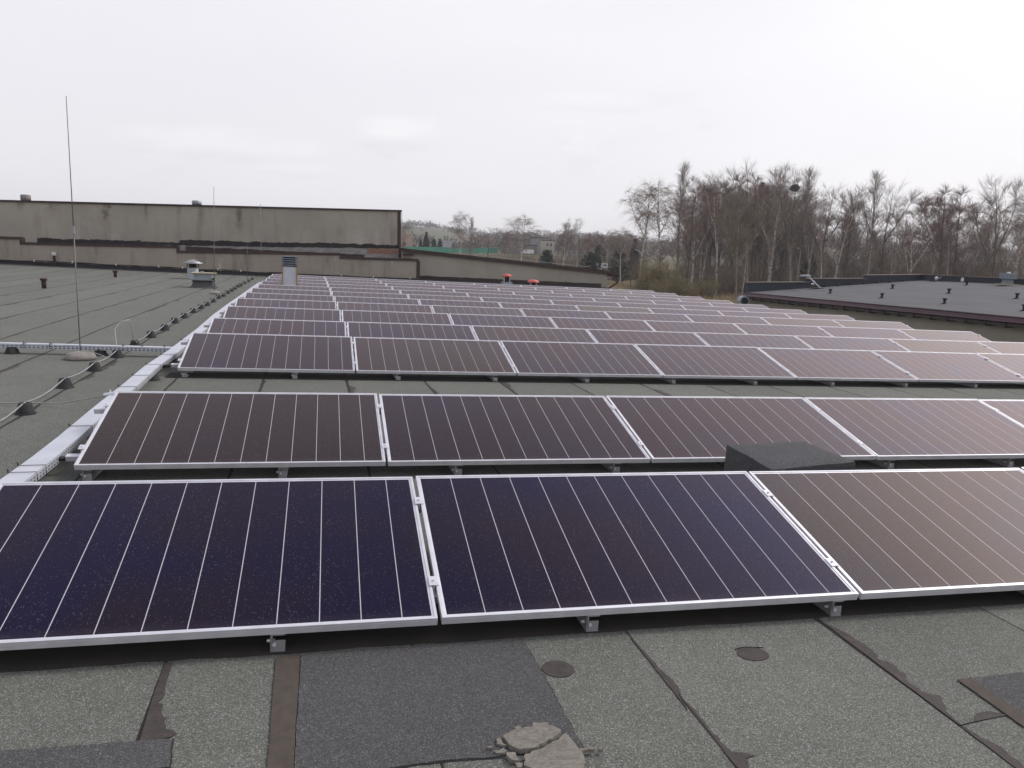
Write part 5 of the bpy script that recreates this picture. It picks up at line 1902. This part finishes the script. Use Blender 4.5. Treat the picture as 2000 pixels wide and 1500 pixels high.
# conifers
def conifer(seed, H, rad, n, mat, pine=False):
    rnd = random.Random(seed)
    tk, cr = MB(), MB()
    stick(tk, [Vector((0, 0, -0.5)), Vector((0, 0, H * 0.5)), Vector((0, 0, H))], [H * 0.018, H * 0.011, 0.01], 6)
    for i in range(n):
        q = (i + rnd.random()) / n
        q = q ** 1.25
        z = H * (0.06 + 0.93 * q)
        r = rad * ((1 - q) ** 0.85 + 0.03) * rnd.uniform(0.7, 1.15)
        if pine:
            r = rad * (math.sin(math.pi * (0.18 + 0.78 * q)) ** 0.8) * rnd.uniform(0.6, 1.15)
        a = rnd.uniform(0, 6.28)
        dr = -0.30 if not pine else 0.25
        for k in range(7):
            t = 0.25 + 0.75 * (k + rnd.random()) / 7
            c_ = Vector((math.cos(a) * r * t, math.sin(a) * r * t, z + r * t * dr + rnd.uniform(-.05, .05) * H * .3))
            s_ = H * 0.030 * rnd.uniform(0.7, 1.4)
            d1 = Vector((rnd.uniform(-1, 1), rnd.uniform(-1, 1), rnd.uniform(-.5, .5))).normalized() * s_ * 1.5
            d2 = Vector((rnd.uniform(-1, 1), rnd.uniform(-1, 1), rnd.uniform(-1, .2))).normalized() * s_ * 0.8
            cr.add([c_ - d1, c_ + d2, c_ + d1, c_ - d2], [(0, 1, 2, 3)])
    return tk, cr


CON = {}


def conif(kind, u, vtop, d, label, wide=1.0):
    p = site(u, d)
    H = height_at(u, vtop, d) - p.z
    k = H / 8.0
    if kind not in CON:
        tk, cr = conifer(3 if kind == 'spruce' else 9, 8.0, 2.0 if kind == 'spruce' else 2.3, 260, None, kind == 'pine')
        root = empty(kind + '_tree', p, label, 'tree', 'evergreens beyond the roofs')
        root.scale = (k * wide, k * wide, k)
        tk.build('trunk', M['bark_grey'], root)
        cr.build('crown', M['needle'] if kind == 'spruce' else M['needle2'], root)
        CON[kind] = root
        return root
    return copy_tree(CON[kind], p, (0, 0, u * 1.7), (k * wide, k * wide, k), label)


conif('spruce', 832, 453, 225, 'tall pointed dark spruce beside the pink house', 1.0)
conif('spruce', 821, 467, 222, 'low dark spruce left of the pointed spruce', 0.95)
conif('pine', 847, 467, 226, 'bushy dark evergreen just right of the pointed spruce', 0.7)
conif('pine', 859, 468, 228, 'rounded evergreen at the right of the spruce group', 0.7)
conif('pine', 1068, 489, 140, 'green pine standing in front of the beige house', 0.95)
conif('pine', 1152, 493, 150, 'dark green pine left of the white caravan', 1.25)
conif('pine', 1170, 480, 165, 'taller dark pine behind the white caravan', 0.85)
conif('pine', 1208, 486, 160, 'dark pine beside the street lamp, left of the grove', 1.0)
conif('spruce', 1238, 466, 175, 'dim dark spruce behind the left street lamp', 0.9)
conif('spruce', 1474, 360, 150, 'dark spruce top showing among the bare grove crowns', 0.55)
conif('spruce', 1530, 470, 140, 'dark evergreen at the foot of the nest tree', 0.7)
conif('pine', 1580, 495, 130, 'dark green bush form pine behind the lamp arm', 0.8)


# shrubs: many upright stems; some with yellow green buds
def shrub(seed, n, H, spread, buds):
    rnd = random.Random(seed)
    st, lf = MB(), MB()
    for i in range(n):
        a, r = rnd.uniform(0, 6.28), spread * 0.35 * math.sqrt(rnd.random())
        b0 = Vector((r * math.cos(a), r * math.sin(a), -0.2))
        pts = grow(b0, (math.cos(a) * rnd.uniform(0.05, 0.45), math.sin(a) * rnd.uniform(0.05, 0.45), 1), H * rnd.uniform(0.6, 1.05), 6, rnd, 0.10, 0.05)
        stick(st, pts, [0.022 * (1 - 0.75 * k / 6) for k in range(7)], 3)
        for k in range(9):
            p_, d_ = sample(pts, rnd.uniform(0.25, 0.99))
            tw = grow(p_, (rnd.uniform(-1, 1), rnd.uniform(-1, 1), rnd.uniform(0.2, 1.4)), rnd.uniform(0.35, 1.0), 3, rnd, 0.15, 0.1)
            stick(st, tw, [0.012, 0.011, 0.009, 0.005], 3)
            if buds:
                for m_ in range(buds):
                    c_, _ = sample(tw, rnd.uniform(0.2, 1.0))
                    c_ = c_ + Vector((rnd.uniform(-.08, .08), rnd.uniform(-.08, .08), rnd.uniform(-.08, .08)))
                    e1 = Vector((rnd.uniform(-1, 1), rnd.uniform(-1, 1), rnd.uniform(-1, 1))).normalized() * 0.075
                    e2 = Vector((rnd.uniform(-1, 1), rnd.uniform(-1, 1), rnd.uniform(-1, 1))).normalized() * 0.055
                    lf.add([c_ - e1, c_ + e2, c_ + e1, c_ - e2], [(0, 1, 2, 3)])
    return st, lf


bushA = empty('budding_bush', site(1278, 106), 'tall yellow green budding bush at the left end of the grove', 'bush', 'yellow green budding bushes')
a_, b_ = shrub(1, 80, 5.0, 4.0, 8)
a_.build('stems', M['tw_thicket'], bushA)
b_.build('buds', M['bud'], bushA)
BH = 5.0


def scale_bush(o, u, v, d, wide, H0=BH):
    k = (height_at(u, v, d) - site(u, d).z) / H0
    o.scale = (k * wide, k * wide, k)
    o.location = site(u, d)


scale_bush(bushA, 1278, 503, 106, 0.75)
for u, v, d, w_, lab in ((1306, 512, 105, 0.75, 'yellow green budding bush in the middle of three tall ones'), (1262, 520, 104, 0.8, 'olive budding bush nearest the street lamp'), (1330, 534, 103, 1.0, 'yellow green bush right of the tall budding pair'),
                         (1290, 545, 100, 1.2, 'low budding bush in front of the tall budding pair'), (1352, 550, 100, 1.2, 'low olive bush at the edge of the dead grass'), (1382, 540, 104, 1.0, 'olive budding bush under the grove trunks'),
                         (1245, 552, 103, 1.1, 'low budding bush at the gravel yard edge')):
    c = copy_tree(bushA, label=lab, rot=(0, 0, u * 0.7))
    scale_bush(c, u, v, d, w_)
thA = empty('thicket_shrub', site(1400, 112), 'brown leafless shrub in the undergrowth of the grove', 'shrub', 'brown undergrowth shrubs under the grove')
a_, b_ = shrub(2, 90, 5.0, 4.4, 0)
a_.build('stems', M['tw_thicket'], thA)
scale_bush(thA, 1400, 515, 112, 1.0)
for i in range(46):
    u = 1345 + 680 * (i + rf.random()) / 46
    d = rf.uniform(119, 155)
    c = copy_tree(thA, rot=(0, 0, rf.uniform(0, 6)))
    scale_bush(c, u, rf.uniform(485, 535), d, rf.uniform(1.0, 1.5))
for i in range(16):
    u = 960 + 280 * (i + rf.random()) / 16
    d = rf.uniform(170, 215)
    c = copy_tree(thA, rot=(0, 0, rf.uniform(0, 6)), label='brown leafless shrub on the slope between the hall roof and the houses')
    c['group'] = 'brown shrubs on the slope below the houses'
    scale_bush(c, u, rf.uniform(488, 503), d, rf.uniform(1.2, 2.0))

# dead grass
s = MB()
rg = random.Random(9)
for i in range(9000):
    u = rg.uniform(1180, 1560)
    d = rg.uniform(88, 150)
    p = site(u, d)
    h = rg.uniform(0.35, 1.0)
    wv = Vector((rg.uniform(-.3, .3), rg.uniform(-.3, .3), 1)) * h
    e = Vector((rg.uniform(-1, 1), rg.uniform(-1, 1), 0)).normalized() * 0.045
    s.add([p - e, p + e, p + wv], [(0, 1, 2)])
o = s.build('dead_grass', M['grass_dead'])
tag(o, 'pale dead grass along the foot of the grove', 'grass', kind='stuff')

# far woods on the hill: countless small crowns reading as one mass
s = MB()
rw = random.Random(15)
for i in range(3400):
    a = rw.uniform(-0.12, 0.95)
    r = rw.choice([rw.uniform(340, 480), rw.uniform(520, 760), rw.uniform(780, 980), rw.uniform(860, 940)])
    x, y = r * math.sin(a), r * math.cos(a)
    if (noise.noise(Vector((x * 0.007, y * 0.007, 1))) < -0.28 and r < 850) or (0.125 < a < 0.19 and 480 < r < 850):
        continue
    z = groundz(x, y)
    hh = rw.uniform(3.5, 8.0) * (0.8 if r < 480 else 1.0)
    for k in range(26):
        q = Vector((rw.gauss(0, 1), rw.gauss(0, 1), rw.gauss(0, 1)))
        c_ = Vector((x, y, z + hh * 0.42)) + Vector((q.x * hh * 0.45, q.y * hh * 0.45, q.z * hh * 0.24))
        e1 = Vector((rw.uniform(-.6, .6), rw.uniform(-.6, .6), rw.uniform(-1, 1))).normalized() * hh * 0.17
        e2 = Vector((rw.uniform(-1, 1), rw.uniform(-1, 1), rw.uniform(-.5, .5))).normalized() * hh * 0.07
        s.add([c_ - e1, c_ + e2, c_ + e1, c_ - e2], [(0, 1, 2, 3)])
o = s.build('far_wood', twig_mat('far_wood_crowns', (0.095, 0.082, 0.072), (0.055, 0.056, 0.046)))
tag(o, 'bare dark wood covering the distant hill', 'wood', kind='stuff')

# ------------------------------------------------------------------ far buildings and things in the valley
def facing(u, d):
    p = site(u, d)
    a = math.atan2(p.x, p.y)
    return p, -a


def house(name, u, d, w_, dep, h, label, wall, roofm, windows=(), turn=0.0, pitch=0.0, over=0.25, chim=False):
    p, rz = facing(u, d)
    root = empty(name, p, label, 'building', rot=(0, 0, rz + turn))
    s = MB()
    s.box(-w_ / 2, w_ / 2, 0, dep, -3, h)
    s.build('wall', wall, root)
    s = MB()
    if pitch:
        s.xz([(-w_ / 2 - over, h + 0.01), (w_ / 2 + over, h + 0.01), (0, h + pitch)], -over, dep + over) if pitch > 0 else s.quadbox([(-w_ / 2 - over, -over, h + .01), (w_ / 2 + over, -over, h + .01), (w_ / 2 + over, dep / 2, h - pitch), (-w_ / 2 - over, dep / 2, h - pitch)], (0, 0, 0.15))
    else:
        s.box(-w_ / 2 - over, w_ / 2 + over, -over, dep + over, h + 0.005, h + 0.28)
    s.build('roof', roofm, root)
    if chim:
        s = MB()
        s.box(-0.4, 0.4, dep * .4, dep * .4 + .7, h + 0.2, h + 1.5)
        s.build('chimney', M['brick'], root)
    for (x, z, ww, hh) in windows:
        s = MB()
        s.box(x - ww / 2 - .08, x + ww / 2 + .08, -0.06, 0.02, z - .08, z + hh + .08)
        f = s.build('window', M['white'], root)
        s = MB()
        for q in ((x - ww / 2, x - 0.04), (x + 0.04, x + ww / 2)):
            s.box(q[0], q[1], -0.075, -0.061, z, z + hh)
        s.build('pane', M['darkopen'], f)
    return root


paint_beige = noisy('beige_render', (0.44, 0.40, 0.31), (0.36, 0.33, 0.26), 0.8, 0.9)
paint_pink = noisy('pink_render', (0.46, 0.335, 0.27), (0.38, 0.28, 0.23), 0.8, 0.9)
paint_dark = noisy('weathered_brown_wall', (0.21, 0.165, 0.14), (0.14, 0.11, 0.098), 0.5, 0.9)
paint_grey = noisy('grey_panel_wall', (0.27, 0.26, 0.26), (0.21, 0.205, 0.20), 0.5, 0.9)
roof_dark = noisy('dark_roofing', (0.05, 0.048, 0.055), (0.036, 0.035, 0.04), 1.5, 0.8)
roof_grey = noisy('grey_sheet_roof', (0.16, 0.165, 0.17), (0.12, 0.125, 0.13), 0.8, 0.7)
house('pink_house', 792, 215, 3.9, 8, height_at(792, 458, 215) - site(792, 215).z, 'pink rendered house at the corner of the tall hall', paint_pink, paint_pink, ((-.4, 3.3, 0.9, 1.1), (-0.4, 0.9, 1.0, 1.1)), over=0.02)
house('annexe', 808, 222, 3.4, 6, 2.0, 'low brown lean-to with a sloping roof right of the pink house', paint_dark, roof_dark, pitch=1.3)
house('long_barn', 866, 265, 5.0, 8, 1.6, 'grey roofed barn right of the dark spruce group', paint_dark, roof_grey, pitch=-2.4)
house('brown_shed', 907, 270, 8.6, 6, 1.9, 'long reddish brown shed behind the green fence', noisy('rusty_boards', (0.17, 0.10, 0.08), (0.11, 0.07, 0.06), .8, .9), noisy('rusty_roof', (0.24, 0.17, 0.14), (0.16, 0.11, 0.10), .8, .9), ((-2.2, .5, .8, .6), (1.0, .5, .8, .6)))
house('dark_house', 1003, 300, 9.5, 8, 5.6, 'dark brown weathered house block behind the broad weeping birch', paint_dark, roof_dark, ((-3, 3.2, .8, 1.1), (-1, 3.2, .8, 1.1), (2.2, 3.2, .8, 1.1), (-3, .9, .8, 1.1), (2.0, .9, .8, 1.1)), chim=True)
house('flat_block', 1052, 312, 7.0, 8, 6.6, 'grey flat block with a dark roof edge behind the beige house', paint_grey, roof_dark)
house('beige_house', 1068, 296, 5.4, 7, 5.4, 'two storey beige house with white framed windows', paint_beige, roof_dark, ((0.0, 3.3, 0.85, 1.25), (1.35, 3.3, 0.85, 1.25), (-1.2, 0.6, 0.9, 1.6), (1.45, 0.6, 0.9, 1.6)), over=0.12)
house('low_annexe', 1036, 292, 4.6, 6, 3.4, 'low brown annexe left of the beige house', paint_dark, roof_dark, ((0, 0.8, 1.2, 1.0),))
house('hut', 1127, 165, 2.7, 3, 0.9, 'dark little hut with a pale sloping roof beside the green pine', paint_dark, noisy('pale_board_roof', (0.26, 0.21, 0.16), (0.2, 0.16, 0.13), 2, .8), pitch=0.55)
house('pale_cottage', 1125, 280, 6.0, 6, 2.4, 'pale grey cottage behind the thin birches', paint_grey, roof_grey, ((-1, .8, .8, .9), (1.2, .8, .8, .9)))
house('white_cottage', 1208, 250, 4.0, 5, 3.0, 'small pale cottage glimpsed left of the grove', paint_grey, roof_dark, ((0, .9, .8, .9),), pitch=1.2)
house('pale_warehouse', 1735, 205, 12, 12, 4.2, 'pale warehouse wall glimpsed between the grove stems on the right', noisy('pale_cladding', (0.40, 0.41, 0.42), (0.3, 0.31, 0.32), .4, .8), roof_grey, ((-4, 1.2, 1.6, 1.4), (0, 1.2, 1.6, 1.4), (4, 1.2, 1.6, 1.4)))
house('grey_warehouse', 1625, 215, 14, 12, 3.8, 'grey warehouse glimpsed behind the lamp arm', paint_grey, roof_grey, ((-4, 1.0, 2.2, 1.6), (2, 1.0, 2.2, 1.6)))
house('white_shed', 1405, 190, 10, 8, 2.4, 'low pale shed glimpsed through the foot of the grove', noisy('chalky_wall', (0.46, 0.44, 0.42), (0.34, 0.32, 0.31), .5, .9), roof_dark, ((-2, .7, 1.4, 1.0), (2.5, .7, 1.4, 1.0)))

# green windbreak fence
gf = empty('green_fence', site(880, 235), 'long green mesh fence beyond the sloping hall roof', 'fence')
g0 = gf.location
mesh_green = noisy('green_mesh', (0.012, 0.150, 0.095), (0.008, 0.11, 0.072), 0.6, 0.7, stretch=(1, 1, 3))
s, q = MB(), MB()
line = [(788, 205, 481.5, 492), (850, 222, 482.5, 493), (910, 236, 484, 494), (972, 250, 484.3, 494.3)]
for (ua, da, ta, ba), (ub_, db, tb, bb) in zip(line, line[1:]):
    def at(u, v, d):
        return CAM + fw * d + rt * ((u - 1000) / FPX * d) - up * ((v - 750) / FPX * d)
    pa, pb = at(ua, ba, da) - g0, at(ub_, bb, db) - g0
    ta_, tb_ = at(ua, ta, da) - g0, at(ub_, tb, db) - g0
    nrm = (pb - pa).cross(Vector((0, 0, 1))).normalized() * 0.03
    s.add([pa, pb, tb_, ta_, pa - nrm, pb - nrm, tb_ - nrm, ta_ - nrm], [(0, 1, 2, 3), (7, 6, 5, 4), (3, 2, 6, 7)])
s.build('mesh_panel', mesh_green, gf)
k = 0
for (ua, da, ta, ba), (ub_, db, tb, bb) in zip(line, line[1:]):
    for j in range(6):
        t = j / 6
        d = da + (db - da) * t
        u = ua + (ub_ - ua) * t
        pt = at(u, ta + (tb - ta) * t, d) - g0
        q = MB()
        q.tube([(pt.x, pt.y, pt.z - 3.2), (pt.x, pt.y, pt.z + 0.05)], 0.05, 5)
        q.build('post', M['galv'], gf)

# vehicles far off
def van(name, u, d, L, H, label, cat, turn, box=False):
    p, rz = facing(u, d)
    root = empty(name, p, label, cat, rot=(0, 0, rz + turn))
    s = MB()
    if box:
        prof = [(-L / 2, 0.45), (L / 2, 0.45), (L / 2, H * 0.92), (L / 2 - 0.15, H), (-L / 2 + 0.35, H), (-L / 2, H * 0.8)]
    else:
        prof = [(-L / 2, 0.4), (L / 2, 0.4), (L / 2, H - 0.08), (L / 2 - 0.12, H), (-L / 2 + 1.5, H), (-L / 2 + 0.85, 1.1), (-L / 2 + 0.1, 0.95), (-L / 2, 0.8)]
    s.xz(prof, -0.85, 0.85)
    s.build('body', M['white'], root, bevel=0.04)
    s = MB()
    if box:
        for x in (-L * .28, L * 0.05, L * .34):
            s = MB()
            s.box(x - 0.30, x + 0.30, -0.87, -0.851, H * 0.62, H * 0.80)
            s.build('window', M['darkopen'], root)
    else:
        s.xz([(-L / 2 + 1.0, 1.15), (-L / 2 + 1.75, 1.15), (-L / 2 + 1.75, H - 0.2), (-L / 2 + 1.45, H - .2)], -0.865, -0.851)
        s.build('window', M['darkopen'], root)
        s = MB()
        s.box(-L / 2 - 0.01, -L / 2 + 0.001, -0.7, 0.7, .45, .6)
        s.build('bumper', M['rubber'], root)
    for x in ((-L * .3, L * .3) if not box else (0.0, 0.55)):
        s = MB()
        s.tube([(x, -0.86, 0.33), (x, -0.66, 0.33)], 0.33, 14)
        w1 = s.build('wheel', M['rubber'], root)
        s = MB()
        s.tube([(x, -0.868, 0.33), (x, -0.861, 0.33)], 0.18, 12)
        s.build('rim', M['alu'], w1)
    return root


van('white_van', 1029, 282, 4.6, 1.95, 'white van parked left of the beige house', 'van', 0.5)
cv = van('caravan', 1170, 158, 3.6, 1.5, 'white caravan with dark windows beyond the sloping hall roof', 'caravan', 0.0, True)
cv.location.z = height_at(1170, 528, 158)


# street lamps
def street_lamp(u, v, d, label, armx, lean=0.0):
    p = site(u, d)
    h = height_at(u, v, d) - p.z
    root = empty('street_lamp', p, label, 'street lamp', 'street lamps', rot=(0, lean, 0))
    s = MB()
    s.tube([(0, 0, -0.3), (0, 0, h * 0.5), (0, 0, h - 0.3)], [0.09, 0.07, 0.055], 8)
    s.tube([(0, 0, h - 0.32), (armx * 0.4, 0, h - 0.05), (armx, 0, h + 0.08)], 0.04, 6)
    s.build('pole', M['bark_grey'] if not lean else M['galv'], root)
    s = MB()
    s.box(min(armx, armx * 1.9), max(armx, armx * 1.9), -0.14, 0.14, h + 0.02, h + 0.16, (0.8, 0.7))
    s.build('lamp_head', M['galv'], root)


street_lamp(1234, 489, 128, 'dark street lamp with a short arm left of the grove', 0.42)
street_lamp(1556, 486, 122, 'leaning pale street lamp seen through the grove', -0.45, 0.06)
street_lamp(818, 458, 205, 'thin street lamp between the pink house and the pointed spruce', 0.45)


# thin damp air that fades the hill
hz = MB()
hz.box(-3400, 3400, -3400, 3400, -8, 48)
hm = bpy.data.materials.new('damp_air')
hm.use_nodes = True
ht = NT(hm.node_tree)
ht.t.nodes.clear()
pv = ht.n('ShaderNodeVolumePrincipled', {'Color': (0.95, 0.965, 1.0, 1), 'Density': 0.00042, 'Anisotropy': 0.2})
ht.n('ShaderNodeOutputMaterial', {'Volume': pv.outputs[0]})
ho = hz.build('haze', hm)
tag(ho, 'thin pale haze in the air between the roofs and the hill', 'haze', kind='stuff')
